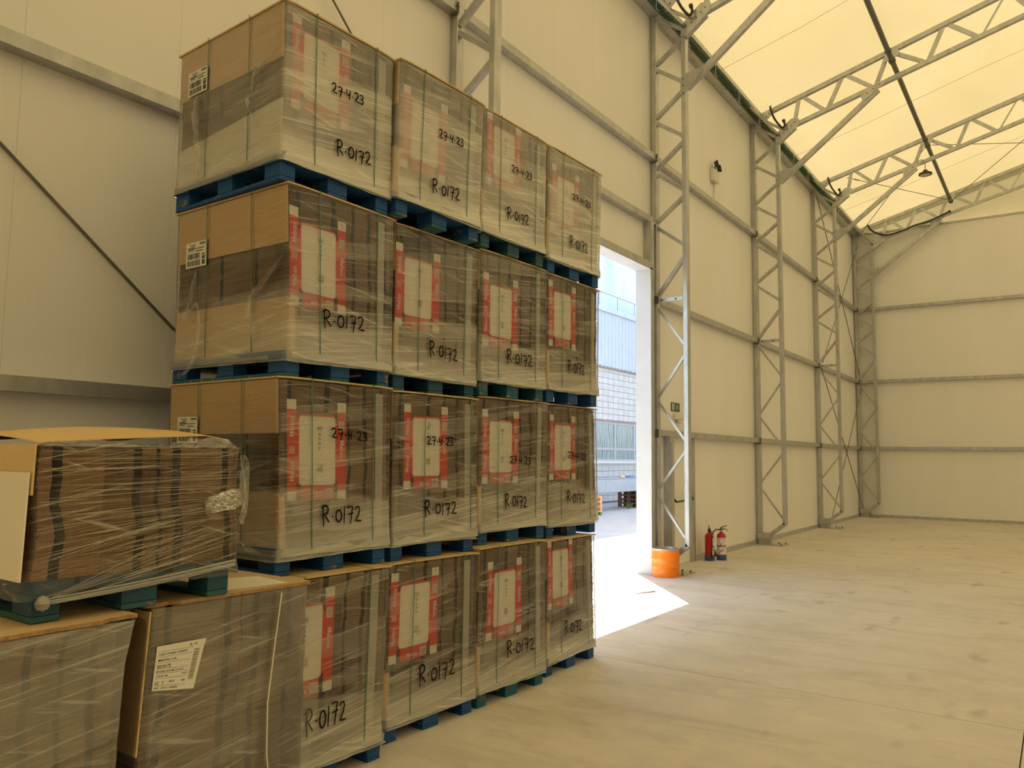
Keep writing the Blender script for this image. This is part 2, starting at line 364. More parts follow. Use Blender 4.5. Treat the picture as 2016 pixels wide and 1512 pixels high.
# long wall with the open doorway
DX0, DX1, DZ = 6.95, 11.0, 4.66
wl = MB().box(XN, DX0-.06, WY+.075, WY+.10, 0, ZT).box(DX1+.07, XE+.1, WY+.075, WY+.10, 0, ZT).box(DX0-.06, DX1+.07, WY+.075, WY+.10, DZ+.09, ZT).obj('wall_left', 'skin'); tag(wl, kind='structure')
def panel_mesh(w, h, axis, name, mat):
    g = .0025; d = .075; m = MB()
    prof = [(g, 0), (g+.006, -d), (w-g-.006, -d), (w-g, 0)]     # chamfered long edges, joint between neighbours
    if axis == 'x': m.prism([(p, WY*0-q*-1) for p, q in prof], 0, h, 'z')
    else: m.prism([(-q, p) for p, q in prof], 0, h, 'z')
    return m
def wall_panels(xs, z0, z1):
    for a, b in xs:
        m = MB(); g = .0004
        m.prism([(a+g, WY+.075), (a+g, WY+.003), (a+g+.003, WY), (b-g-.003, WY), (b-g, WY+.003), (b-g, WY+.075)], z0, z1, 'z')
        m.obj('wall_panel', 'panel_x', wl)
edges = [3.141+1.045*k for k in range(-19, 24)]
def clipspan(lo, hi):
    out = []
    for a, b in zip(edges[:-1], edges[1:]):
        a2, b2 = max(a, lo), min(b, hi)
        if b2-a2 > .03: out.append((a2, b2))
    return out
wall_panels(clipspan(XN, DX0-.06), 0.0, ZT)
wall_panels(clipspan(DX0-.06, DX1+.07), DZ+.09, ZT)
wall_panels(clipspan(DX1+.07, 11.90), 0.0, ZT)
wall_panels(clipspan(11.90, 12.86), 2.11, ZT)
wall_panels(clipspan(12.86, XE), 0.0, ZT)
def girt(x0, x1, z, parent, y0=5.118, y1=WY-.001, h=.095):
    """C-section rail with lips"""
    prof = [(y1, z), (y0, z), (y0, z+h), (y1, z+h), (y1, z+h-.004), (y0+.006, z+h-.004), (y0+.006, z+.004), (y1, z+.004)]
    return MB().prism(prof, x0, x1, 'x').obj('girt', 'galv', parent)
for z in (2.092, 4.19, 6.50):
    for a, b in zip(XF[:-1], XF[1:]):
        if a == 6.23 and z < 6: continue
        girt(a+.13, b-.01, z, wl)
    girt(XN, XF[0]-.01, z, wl)
girt(6.36, 11.30, 5.44, wl)
for xf in XF[1:]:
    for z in (2.092, 4.19, 6.50):
        if xf == 11.31 and z < 6: z += 0
        b = MB().box(xf-.02, xf-.012, 5.09, 5.20, z-.03, z+.10)
        b.tube([(xf-.03, 5.11, z+.06), (xf+.01, 5.11, z+.06)], .012, 6).obj('girt_cleat', 'galv_dark', wl)
MB().prism([(WY-.001, 0), (5.20, 0), (5.20, .012), (5.215, .085), (WY-.001, .09)], 12.90, XE-.02, 'x').obj('base_channel', 'galv', wl)
MB().prism([(WY-.001, 0), (5.20, 0), (5.20, .012), (5.215, .085), (WY-.001, .09)], XN, DX0-.1, 'x').obj('base_channel', 'galv', wl)

# end wall
we = MB().box(XE+.075, XE+.10, YO, WY+.10, 0, 9.0).obj('wall_back', 'skin'); tag(we, kind='structure')
y = WY
k = 0
while y > YO:
    a, b = max(y-1.045, YO), y; g = .0003
    MB().prism([(XE+.075, a+g), (XE+.002, a+g), (XE, a+g+.002), (XE, b-g-.002), (XE+.002, b-g), (XE+.075, b-g)], 0, 9.0, 'z').obj('wall_panel', 'panel_y', we)
    y -= 1.045
for z in (2.092, 4.19, 6.50):
    MB().prism([(XE-.001, z), (XE-.11, z), (XE-.11, z+.095), (XE-.001, z+.095)], YO+.02, 5.08, 'y').obj('girt', 'galv', we)
MB().box(XE-.03, XE-.001, YO, 5.05, 0, .085).obj('base_channel', 'galv', we)
MB().box(XE-.03, XE+.03, YO, 5.1, 9.0, 9.05).obj('top_channel', 'galv', we)
MB().add([(XE, q, r) for q, r in ((5.28, 9.05), (YR, 9.05), (YO, 9.05), (YO, roof_z(YO)), (YR, roof_z(YR)), (5.28, roof_z(5.28)))], [(0, 1, 4, 5), (1, 2, 3, 4)]).obj('gable_membrane', 'membrane', we)
# walls behind and beside the camera
wr = MB().box(XN, XE+.1, YO-.08, YO, 0, ZT).obj('wall_right', 'panel_x'); tag(wr, kind='structure')
wn = MB().box(XN-.08, XN, YO, WY+.1, 0, 9.0).obj('wall_front', 'panel_y'); tag(wn, kind='structure')
MB().add([(XN, q, r) for q, r in ((5.28, 9.0), (YR, 9.0), (YO, 9.0), (YO, roof_z(YO)), (YR, roof_z(YR)), (5.28, roof_z(5.28)))], [(0, 1, 4, 5), (1, 2, 3, 4)]).obj('gable_membrane', 'membrane', wn)

# roof membrane, saddle-shaped between the frames
mb = MB(); nx, ny = 104, 26
xs = [XN+(XE+.06-XN)*i/nx for i in range(nx+1)]
ys = [5.30+(YO-5.30)*j/ny for j in range(ny+1)]
vs = []
for x in xs:
    t_ = ((x-1.15) % 5.08)/5.08; sag = math.sin(math.pi*t_)
    for yy in ys:
        e = min(1, min(5.3-yy, yy-YO)/1.5)
        vs.append((x, yy, roof_z(yy)+.02-.10*sag*max(0, e)))
n1 = ny+1
mb.add(vs, [(i*n1+j, i*n1+j+1, (i+1)*n1+j+1, (i+1)*n1+j) for i in range(nx) for j in range(ny)])
ce = mb.obj('ceiling', 'membrane', smooth=True); tag(ce, kind='structure')
for xc in (3.6, 8.7, 13.85, 18.93, 24.0):          # thin cables tied under the cloth
    pts = [(xc+.05*math.sin(q*1.7), yy, roof_z(yy)-.10-.0*q) for q, yy in enumerate([5.1, 3.5, 2.39, 1., -1., -3., YR])]
    MB().tube(pts, .004, 5).obj('roof_cable', 'galv', ce)

# eave beam + edge strip
tr = MB().box(XN, XE, 5.06, 5.30, 8.952, 9.05).obj('trim_1', 'galv'); tag(tr, kind='structure')
MB().prism([(4.95, 9.06), (5.06, 9.05), (5.06, 9.12), (4.95, 9.15)], XN, XE, 'x').obj('edge_rail', 'galv', tr)

# doorway: white liner, posts, lintel
d1 = MB().box(DX1, DX1+.055, 5.088, 5.335, 0, DZ+.0).box(DX0-.055, DX0, 5.088, 5.335, 0, DZ).box(DX0-.055, DX1+.055, 5.088, 5.335, DZ, DZ+.03).obj('door_1', 'white'); tag(d1, kind='structure')
MB().box(DX1-.004, DX1+.06, 5.080, 5.088, 0, DZ+.03).box(DX0-.06, DX1+.06, 5.080, 5.088, DZ+.0, DZ+.035).obj('edge_strip', 'galv', d1)
MB().prism([(DX1+.06, 5.10), (DX1+.16, 5.10), (DX1+.16, 5.235), (DX1+.06, 5.235)], 0, 5.44, 'z').obj('door_post', 'galv', d1)
MB().prism([(DX0-.16, 5.10), (DX0-.06, 5.10), (DX0-.06, 5.235), (DX0-.16, 5.235)], 0, 5.44, 'z').obj('door_post', 'galv', d1)
MB().box(DX0-.06, DX1+.06, 5.10, 5.235, DZ+.031, DZ+.13).obj('lintel', 'galv', d1)
MB().box(DX1-.10, DX1+.15, 5.02, 5.087, 0, .010).tube([(DX1-.05, 5.05, .01), (DX1-.05, 5.05, .03)], .011, 6).obj('base_plate', 'galv', d1)

# emergency door
d2 = MB().box(11.90, 12.86, WY, WY+.05, .005, 2.09).obj('door_2', 'panel_x'); tag(d2, kind='structure')
MB().box(11.79, 11.90, 5.10, 5.235, 0, 2.09).obj('door_post', 'galv', d2)
MB().box(12.86, 12.93, 5.16, 5.235, 0, 2.09).obj('door_post', 'galv', d2)
MB().box(11.72, 11.80, 5.09, 5.10, 2.0, 2.1).tube([(11.76, 5.08, 2.05), (11.76, 5.1, 2.05)], .014, 6).obj('post_cleat', 'galv', d2)
MB().tube([(12.02, 5.12, 1.04), (12.72, 5.12, 1.06)], .016, 8).obj('push_bar', 'greenwire', d2)
MB().bar((12.0, WY-.01, 1.17), (12.02, 5.12, 1.04), .03, .03).obj('push_bar_arm', 'black', d2)
MB().bar((12.74, WY-.01, 1.19), (12.72, 5.12, 1.06), .03, .03).obj('push_bar_arm', 'black', d2)
MB().box(11.96, 12.04, WY-.03, WY, 1.10, 1.30).obj('lock_case', 'black', d2)

# ================================================================== STEEL FRAMES
YI, YO2 = 4.61, 5.12          # chord inner corners
Z_DIAG = [(5.12, 8.12, 4.68, 8.42), (5.12, 8.03, 4.68, 7.72), (4.68, 7.56, 5.12, 7.22), (5.12, 7.13, 4.68, 6.83), (4.68, 6.72, 5.12, 6.37),
          (5.12, 6.28, 4.68, 5.95), (4.68, 5.83, 5.12, 5.50), (5.12, 5.40, 4.68, 5.07), (4.68, 4.86, 5.12, 4.29)]
Z_DIAG_LOW = [(5.12, 4.10, 4.68, 3.49), (4.68, 3.33, 5.12, 2.69), (5.12, 2.62, 4.68, 2.01), (4.68, 1.85, 5.12, 1.27), (5.12, 1.14, 4.68, .53)]
def frame(x, label):
    t = thing('steel_portal_frame', (x, 5.16, 0), label, 'steel frame', group='steel portal frames')
    def P(mb): return mb.warp(lambda a, b, c: (a, b-5.16, c))
    def mk(mb, name, mat='galv'): return P(mb).obj(name, mat, t)
    mk(MB().bbox(.0, .12, YO2, 5.20, .25, 8.95, .006), 'outer_column_chord')
    mk(MB().bbox(-.01, .11, YI, 4.685, .42, 8.47, .006), 'inner_column_chord')
    mk(MB().bar((.05, 4.645, .44), (.05, 4.99, .17), .075, .12, side=(0, 1, 1)), 'foot_strut')
    for a in Z_DIAG: mk(MB().bar((.045, a[0], a[1]), (.045, a[2], a[3]), .055, .07, side=(0, 1, 1) if a[3] > a[1] else (0, 1, -1)), 'diagonal_brace')
    for a in Z_DIAG_LOW: mk(MB().bar((.045, a[0], a[1]), (.045, a[2], a[3]), .035, .04, side=(0, 1, 1)), 'diagonal_brace')
    st = mk(MB().box(-.012, .03, 4.685, 5.12, 4.185, 4.245), 'column_strut')
    for yy in (4.80, 5.03): P(MB().tube([(-.02, yy, 4.215), (-.010, yy, 4.215)], .014, 8)).obj('bolt', 'black', st)
    mk(MB().box(-.02, .16, 4.93, 5.20, .135, .245).box(-.04, .20, 4.90, 5.21, .12, .135), 'foot_channel')
    mk(MB().box(.0, .13, 4.95, 5.19, .012, .12), 'pedestal')
    bp = mk(MB().box(-.12, .32, 4.64, 5.195, 0, .012), 'base_plate')
    for q in ((.24, 4.70), (.26, 4.84), (-.07, 4.70)): P(MB().tube([(q[0], q[1], .012), (q[0], q[1], .045)], .014, 6)).obj('anchor_bolt', 'galv_dark', bp)
    # rafter: chords rise at .27
    def zu(y): return 9.06+.275*(5.02-y)
    def zl(y): return 8.70+.265*(4.34-y)
    mk(MB().prism([(5.03, zu(5.03)-.0), (5.03, zu(5.03)+.10), (YR, zu(YR)+.10), (YR, zu(YR))], -.01, .08, 'x'), 'rafter_upper_chord')
    mk(MB().prism([(4.36, zl(4.36)), (4.36, zl(4.36)+.085), (YR, zl(YR)+.085), (YR, zl(YR))], -.01, .08, 'x'), 'rafter_lower_chord')
    mk(MB().prism([(2*YR-5.03, zu(5.03)), (2*YR-5.03, zu(5.03)+.10), (YR-.002, zu(YR)+.10), (YR-.002, zu(YR))], -.01, .08, 'x'), 'rafter_upper_chord')
    mk(MB().prism([(2*YR-4.36, zl(4.36)), (2*YR-4.36, zl(4.36)+.085), (YR-.002, zl(YR)+.085), (YR-.002, zl(YR))], -.01, .08, 'x'), 'rafter_lower_chord')
    mk(MB().box(.0, .12, YO+.02, YO+.10, 0, 8.95), 'far_column_chord'); mk(MB().box(.0, .12, YO+.55, YO+.63, 0, 8.47), 'far_column_chord')
    dn = [4.34, 3.66, 2.74, 1.80, .90, .02, -.9, -1.8, -2.7, -3.6, -4.5]      # lower nodes
    un = [4.14, 3.28, 2.42, 1.44, .42, -.45, -1.35, -2.25, -3.15, -4.05]      # upper nodes
    for i, yu in enumerate(un):
        thin = (i == 4)
        w_ = .03 if thin else .075
        mk(MB().bar((.035, dn[i]-.05, zl(dn[i])+.08), (.035, yu+.05, zu(yu)+.01), w_, .05 if not thin else .03, side=(0, 1, 0)), 'rafter_diagonal')
        mk(MB().bar((.035, yu-.05, zu(yu)+.01), (.035, dn[i+1]+.05, zl(dn[i+1])+.08), .075, .05, side=(0, 1, 0)), 'rafter_diagonal')
    # haunch: gusset, links, knee brace
    g = mk(MB().prism([(4.69, 8.45), (4.60, 8.45), (4.20, 8.72), (4.18, 8.86), (4.34, 8.90), (4.64, 8.66)], -.022, -.010, 'x'), 'haunch_gusset')
    for q in ((4.50, 8.62), (4.42, 8.68), (4.34, 8.74), (4.27, 8.80)): P(MB().tube([(-.034, q[0], q[1]), (-.02, q[0], q[1])], .012, 6)).obj('bolt', 'galv_dark', g)
    mk(MB().bar((.02, 4.62, 8.44), (.02, 4.27, 8.70), .07, .10, side=(0, 1, 1)), 'haunch_chord')
    g = mk(MB().prism([(5.05, 9.02), (4.90, 8.94), (4.72, 9.10), (4.74, 9.20), (5.05, 9.13)], -.022, -.010, 'x'), 'eave_gusset')
    for q in ((4.95, 9.03), (4.86, 9.06), (4.80, 9.12)): P(MB().tube([(-.034, q[0], q[1]), (-.02, q[0], q[1])], .012, 6)).obj('bolt', 'galv_dark', g)
    mk(MB().bar((.0, 5.10, 8.90), (.0, 4.60, 8.52), .05, .05), 'haunch_link')
    mk(MB().bar((.06, 4.98, 9.06), (.06, 4.52, 8.72), .05, .05), 'haunch_link')
    mk(MB().bar((.03, 4.60, 7.58), (.03, 2.66, 9.10), .10, .08, side=(0, 1, 1)), 'knee_brace')
    g = mk(MB().prism([(4.69, 7.47), (4.69, 7.76), (4.60, 7.81), (4.40, 7.84), (4.31, 7.80), (4.56, 7.53)], -.024, -.012, 'x'), 'knee_gusset')
    for q in ((4.645, 7.50), (4.645, 7.62), (4.645, 7.73)): P(MB().tube([(-.036, q[0], q[1]), (-.02, q[0], q[1])], .012, 6)).obj('bolt', 'galv_dark', g)
    g = mk(MB().prism([(2.95, 8.90), (2.98, 9.12), (2.60, 9.24), (2.50, 9.20)], -.024, -.012, 'x'), 'brace_gusset')
    for q in ((2.86, 9.06), (2.74, 9.12), (2.62, 9.18)): P(MB().tube([(-.036, q[0], q[1]), (-.02, q[0], q[1])], .012, 6)).obj('bolt', 'galv_dark', g)
    g = mk(MB().prism([(2.52, 9.60), (2.52, 9.76), (2.26, 9.84), (2.26, 9.68)], -.03, -.012, 'x'), 'purlin_cleat')
    return t
FL = ['lattice steel frame nearest the camera, to the left of the foreground pallet loads', 'lattice steel column rising behind the stacked pallets, left of the doorway',
      'lattice steel column beside the open doorway with daylight on its inner chord', 'second lattice steel column right of the doorway, past the extinguishers',
      'third lattice steel column right of the doorway, with cross-rods starting at its foot', 'last lattice steel column, standing in the far corner against the end wall']
for x, l in zip(XF, FL): frame(x, l)

# purlin tube
t = thing('purlin_tube', (XN, 2.39, 9.62), 'long dark round tube running under the roof across all the rafters', 'purlin')
MB().tube([(0, 0, 0), (XF[-1]-XN, 0, 0)], .048, 12).obj('tube', 'galv_dark', t, True)
for x in XF: MB().tube([(x-XN-.45, 0, 0), (x-XN-.40, 0, 0)], .062, 12).tube([(x-XN-.02, 0, 0), (x-XN+.06, 0, 0)], .066, 12).obj('sleeve', 'galv_dark', t, True)

# bracing rods
def rod(pts, label, grp, r=.011, mat='galv_dark', buckle=True):
    a, b = Vector(pts[0]), Vector(pts[-1])
    o = thing('bracing_rod', a, label, 'bracing rod', group=grp)
    MB().tube([Vector((0, 0, 0)), b-a], r, 6).obj('rod', mat, o)
    if buckle:
        d = (b-a).normalized()
        MB().tube([d*.35, d*.55], .022, 8).obj('turnbuckle', 'galv', o)
    return o
gw = 'crossed wall bracing rods'
rod([(1.27, 5.215, 4.19), (6.15, 5.215, .22)], 'dark slanting rod across the bare wall left of the stack', gw, buckle=False)
rod([(1.27, 5.16, 9.0-.25), (6.15, 5.16, 4.30)], 'dark slanting rod on the wall above the top pallet load', gw, buckle=False)
rod([(21.62, 5.10, 8.85), (26.50, 5.10, 4.45)], 'slanting rod falling right across the upper half of the last wall bay', gw)
rod([(26.50, 5.055, 8.60), (21.62, 5.055, 4.32)], 'thin rod rising right across the upper half of the last wall bay', gw)
rod([(21.62, 5.10, 4.22), (26.50, 5.10, .28)], 'slanting rod falling right to the foot of the corner column', gw)
rod([(26.50, 5.055, 4.0), (22.05, 5.055, .06)], 'thin rod rising right across the lower half of the last wall bay', gw)
gr = 'crossed roof bracing rods'
rod([(21.50, 4.30, 9.18), (26.50, 2.45, 9.66)], 'roof rod from the third column head to the far end of the purlin tube', gr, .009)
rod([(26.45, 4.90, 9.02), (21.55, 2.45, 9.62)], 'roof rod rising from the corner column head towards the purlin tube', gr, .009)
rod([(21.55, 2.30, 9.64), (26.50, -1.3, 10.65)], 'roof rod leading right from the third rafter beyond the purlin tube', gr, .009)
rod([(26.50, 2.30, 9.66), (21.55, -1.3, 10.65)], 'roof rod rising right from the far end of the purlin tube', gr, .009)

# eave struts beside each frame head
for x, wh in zip(XF[1:], ['behind the stack', 'by the doorway column head', 'by the second column head', 'by the third column head', 'by the corner column head']):
    t = thing('eave_strut', (x-1.0, 5.02, 9.07), 'short galvanised strut from eave to rafter '+wh, 'strut', group='eave struts at the column heads')
    MB().tube([(0, 0, 0), (.98, -.40, -.45)], .024, 8).obj('rod', 'galv', t, True)
    MB().bar((-.06, .03, .02), (.10, -.10, .02), .03, .012).obj('bracket', 'galv', t)
    MB().lathe([(0, -.02), (.045, -.02), (.045, .02), (0, .02)], (.98, -.40, -.47), 12, 0).obj('end_plate', 'galv_dark', t)

# wire cable tray
ct = thing('cable_tray', (XN, 4.99, 8.97), 'green wire cable tray running along the eave of the long wall', 'cable tray')
m = MB(); LN = 23.3-XN
for yy, zz in ((-.06, .055), (-.06, .0), (-.03, 0), (0, 0), (.03, 0), (.055, 0), (.055, .055)):
    m.bar((0, yy, zz), (LN, yy, zz), .007, .007)
k = 0.0
while k < LN:
    m.bar((k, -.06, .055), (k, -.06, 0), .009, .007, side=(1, 0, 0)); m.bar((k, -.06, 0), (k, .055, 0), .009, .007); m.bar((k, .055, 0), (k, .055, .055), .009, .007, side=(1, 0, 0)); k += .10
tag(m.obj('wire_basket', 'greenwire', ct), kind='stuff')
rnd = random.Random(5)
for q in range(2):
    pts = [(LN*i/60, -.04+.03*q+rnd.uniform(-.008, .008), .012+rnd.uniform(0, .02)) for i in range(61)]
    MB().tube(pts, .008, 5).obj('cable', 'black' if q == 1 else 'greenwire', ct)
for i, xx in enumerate([10.9, 12.2, 13.5, 14.8, 16.1, 17.4, 18.7, 20.0]):
    x = xx-XN
    MB().tube([(x, -.07, .07), (x, -.07, -.16), (x+.10, -.07, -.165), (x+.12, -.02, -.10), (x+.10, .05, .06)], .006, 5).obj('tray_hanger', 'galv', ct)

# black drain hoses
def hose(x, pts, label, r=.022):
    o = thing('rubber_hose', (x, pts[0][0], pts[0][1]), label, 'hose', group='black hoses at the column heads')
    P = [Vector((0.0 if len(p) < 3 else p[2], p[0]-pts[0][0], p[1]-pts[0][1])) for p in pts]
    sm = []
    for i in range(len(P)-1):
        p0, p1, p2, p3 = P[max(i-1, 0)], P[i], P[i+1], P[min(i+2, len(P)-1)]
        for k in range(6):
            t = k/6
            sm.append(.5*((2*p1)+(-p0+p2)*t+(2*p0-5*p1+4*p2-p3)*t*t+(-p0+3*p1-3*p2+p3)*t*t*t))
    sm.append(P[-1]); MB().tube(sm, r, 8).obj('hose', 'black', o, True)
    MB().tube([sm[-1], sm[-1]+(sm[-1]-sm[-2]).normalized()*.05], r*1.5, 8).obj('hose_end', 'black', o, True)
    return o
hose(16.30, [(4.765, 9.316), (4.736, 9.14), (4.665, 8.944), (4.572, 8.787), (4.50, 8.71), (4.457, 8.76), (4.47, 8.83)], 'short black hose hooked over the second column head')
hose(11.22, [(4.765, 9.316), (4.736, 9.14), (4.665, 8.944), (4.572, 8.787), (4.50, 8.71), (4.457, 8.76), (4.47, 8.83)], 'short black hose hooked over the doorway column head')
hose(21.38, [(4.765, 9.316), (4.736, 9.14), (4.665, 8.944), (4.572, 8.787), (4.50, 8.71), (4.457, 8.76), (4.47, 8.83)], 'short black hose hooked over the third column head')
hose(26.40, [(4.71, 9.213), (4.596, 9.013), (4.349, 8.859), (4.073, 8.80), (3.668, 8.882), (3.382, 8.981), (2.962, 9.056), (2.437, 9.252)], 'long black hose sagging across the last rafter', .028)

# high-bay lamp
t = thing('high_bay_lamp', (21.47, 2.46, 8.90), 'round dark lamp hanging from the third rafter', 'lamp')
MB().lathe([(0, .10), (.05, .10), (.06, .05), (.10, .045), (.15, .02), (.155, -.02), (.13, -.03), (.125, -.015), (0, -.015)], n=28).obj('lamp_body', 'darkmetal', t, True)
MB().lathe([(0, -.018), (.12, -.018), (.12, -.022), (0, -.022)], n=28).obj('lens', 'led', t)
MB().tube([(0, 0, .10), (0, 0, .30)], .008, 6).tube([(0, .01, .30), (-.02, .06, .38), (-.02, .16, .36), (0, .2, .30)], .007, 6).obj('hook', 'darkmetal', t)

# emergency wall light with conduit
t = thing('emergency_light', (14.12, WY-.004, 7.0), 'white twin-beam emergency light high on the long wall', 'light')
MB().bbox(-.13, .13, -.09, 0, .0, .24, .012).obj('housing', 'white_light', t)
for sx in (-.02, .12):
    Mr = Matrix.Rotation(R(75), 4, 'X') @ Matrix.Rotation(R(20), 4, 'Y')
    MB().lathe([(0, -.03), (.05, -.03), (.07, .03), (.075, .04), (.06, .035), (0, .02)], (sx-.02, -.09, .34 if sx < 0 else .29), 16, 0, Mr).obj('lamp_head', 'darkmetal', t, True)
MB().box(-.01, .03, -.06, -.04, .22, .30).obj('bracket', 'darkmetal', t)
MB().tube([(.03, -.02, 0), (.03, -.02, -.52)], .011, 6).obj('conduit', 'white_light', t)

# exit sign + small emergency lamp
t = thing('exit_sign', (12.26, WY, 2.52), 'green running-man exit sign above the emergency door', 'sign')
MB().box(-.17, .17, -.012, 0, 0, .145).obj('sign_plate', 'signgreen', t)
m = MB(); Y_ = -.0135
def q(x0, x1, z0, z1): m.box(x0, x1, Y_, -.012, z0, z1)
q(-.145, -.085, .015, .13); q(-.05, -.035, .015, .13); q(-.05, -.01, .12, .13)
m.lathe([(0, 0), (.011, 0), (.011, .002), (0, .002)], (.075, Y_, .115), 10, 0, Matrix.Rotation(R(90), 4, 'X'))
for a, b in (((.07, .10), (.06, .065)), ((.06, .065), (.09, .045)), ((.09, .045), (.085, .015)), ((.06, .065), (.035, .045)), ((.035, .045), (.005, .045)), ((.07, .095), (.105, .085)), ((.07, .095), (.035, .085)), ((.035, .085), (.025, .065))):
    m.bar((a[0], Y_, a[1]), (b[0], Y_, b[1]), .011, .003)
m.add([(.115, Y_, .055), (.135, Y_, .075), (.155, Y_, .055)], [(0, 1, 2)])
m.obj('pictogram', 'white', t)
t = thing('sign_lamp', (12.33, WY, 2.38), 'small white lamp box under the exit sign', 'lamp')
MB().bbox(-.16, .16, -.07, 0, 0, .10, .01).obj('lamp_box', 'white_light', t)
MB().lathe([(.05, 0), (.045, -.03), (.03, -.05), (.0, -.055)], (0, -.04, 0), 16).obj('lamp_spout', 'white_light', t)

# keg
t = thing('beer_keg', (11.045, 4.885, 0), 'bright orange steel keg standing beside the door jamb', 'keg')
prof = [(.0, .012), (.185, .012), (.19, .0), (.203, .003), (.205, .03), (.203, .05), (.206, .06), (.203, .07), (.206, .082), (.203, .09), (.203, .135), (.211, .147), (.211, .158), (.203, .17), (.203, .245), (.211, .258), (.211, .268), (.203, .28), (.203, .36), (.199, .385), (.203, .395), (.203, .408), (.196, .408), (.193, .385), (.185, .355), (.10, .350), (.05, .352), (0, .352)]
MB().lathe(prof, n=48).obj('keg_body', 'orange', t, True)
MB().lathe([(.2035, .392), (.207, .398), (.204, .414), (.196, .414), (.192, .398), (.192, .375), (.17, .357), (0, .3535)], n=48).obj('rim', 'galv', t, True)
MB().lathe([(.035, .352), (.035, .375), (.02, .38), (0, .38)], n=16).obj('valve', 'darkmetal', t, True)
MB().lathe([(0, 0), (.008, 0), (.008, .004), (0, .004)], (-.035, -.203, .055), 10, 0, Matrix.Rotation(R(90), 4, 'X')).obj('drain_hole', 'black', t)

# extinguishers
def extinguisher(x, y, rz, label, front):
    t = thing('fire_extinguisher', (x, y, 0), label, 'fire extinguisher', rz, 'fire extinguishers on the floor by the wall')
    MB().lathe([(0, .05), (.078, .05), (.078, .40), (.070, .435), (.045, .46), (.022, .472), (.022, .50), (0, .50)], n=32).obj('cylinder', 'red', t, True)
    MB().lathe([(0, 0), (.076, 0), (.084, .01), (.084, .075), (.079, .08), (0, .08)], n=32).obj('foot', 'blueband', t, True)
    MB().lathe([(.026, .49), (.026, .53), (.018, .54), (0, .54)], n=16).obj('valve', 'darkmetal', t, True)
    MB().tube([(-.01, 0, .53), (.06, 0, .535), (.11, 0, .505)], [.009, .008, .006], 6).obj('carry_handle', 'black', t)
    MB().tube([(-.02, 0, .545), (.04, 0, .575), (.10, 0, .59)], [.009, .008, .006], 6).obj('lever', 'black', t)
    hz = MB(); pts = [(-.02, 0, .515), (-.09, 0, .52), (-.14, -.01, .47), (-.15, -.02, .36), (-.135, -.02, .22), (-.11, -.02, .12)]
    hz.tube(pts, .011, 8).obj('hose', 'black', t, True)
    MB().tube([(-.11, -.02, .13), (-.10, -.02, .06)], [.014, .028], 10).obj('nozzle', 'darkmetal', t, True)
    MB().tube([(0, -.03, .50), (0, -.045, .50)], .016, 10).obj('gauge', 'white', t)
    # wrap-round label with blue swoosh
    def cyl(a, z, r=.0790): return (r*math.sin(a), -r*math.cos(a), z)
    lb = MB(); n = 18; a0, a1 = R(-75), R(75)
    for z0, z1 in ((.10, .235), (.255, .385)):
        vs = [cyl(a0+(a1-a0)*i/n, z) for z in (z0, z1) for i in range(n+1)]
        lb.add(vs, [(i, i+1, n+2+i, n+1+i) for i in range(n)])
    lo = lb.obj('label', 'label_white', t)
    sw = MB()
    for pts in ([(-50, .20), (-20, .25), (15, .30), (45, .375)], [(-45, .12), (0, .16), (35, .22), (50, .29)], [(-30, .33), (-10, .27), (-40, .22)]):
        for (p, z0), (q_, z1) in zip(pts[:-1], pts[1:]):
            for k in range(4):
                f0, f1 = k/4, (k+1)/4
                A = (R(p+(q_-p)*f0), z0+(z1-z0)*f0); B = (R(p+(q_-p)*f1), z0+(z1-z0)*f1)
                sw.add([cyl(A[0], A[1]-.006, .0796), cyl(B[0], B[1]-.006, .0796), cyl(B[0], B[1]+.006, .0796), cyl(A[0], A[1]+.006, .0796)], [(0, 1, 2, 3)])
    sw.obj('swoosh', 'navy', lo)
    tx = MB()
    for i, z in enumerate((.372, .355, .225, .18, .165, .15)):
        for k in range(5): 
            aa = R(-48+18*k); tx.add([cyl(aa, z-.0035, .0795), cyl(aa+R(13), z-.0035, .0795), cyl(aa+R(13), z+.0035, .0795), cyl(aa, z+.0035, .0795)], [(0, 1, 2, 3)])
    tx.obj('fine_print', 'greyink', lo)
extinguisher(13.22, 5.03, R(30), 'red fire extinguisher on the floor, left one, label turned sideways', False)
extinguisher(13.42, 4.89, R(-67), 'red fire extinguisher on the floor, right one, white label facing out', True)

# debris stick in the doorway
t = MB().tube([(9.2, 4.55, .008), (9.42, 4.50, .010), (9.62, 4.40, .014)], [.004, .008, .012], 6).obj('stick', 'palbrown'); tag(t, 'thin dark stick lying on the sunlit doorway floor', 'stick')

# ================================================================== PALLETS AND LOADS
PW, PD = .80, 1.06
def pallet_meshes(mat, mat2, mat3):
    d = {}
    m = MB()
    for a, w_ in ((0, .145), (.165, .10), (.3275, .145), (.535, .10), (.655, .145)): m.box(a, a+w_, 0, PD, .122, .144)
    d['deck'] = m.mesh('pallet', mat)
    d['stringer'] = MB().box(0, PW, 0, .145, .100, .1215).mesh('stringer_board', mat)
    d['block'] = MB().bbox(0, .10, 0, .145, .0225, .0995, .004).mesh('block', mat)
    d['mblock'] = MB().bbox(0, .145, 0, .145, .0225, .0995, .004).mesh('block', mat)
    d['board'] = MB().bbox(0, .10, 0, PD, 0, .022, .003).mesh('bottom_board', mat2)
    d['mboard'] = MB().bbox(0, .145, 0, PD, 0, .022, .003).mesh('bottom_board', mat2)
    return d
PM = {'blue': pallet_meshes('pblue', 'pblue', 'pblue'), 'teal': pallet_meshes('pteal', 'pteal', 'pteal'), 'mossy': pallet_meshes('pmoss', 'pteal2', 'pwood'), 'mix': pallet_meshes('pblue', 'pteal', 'pwood')}
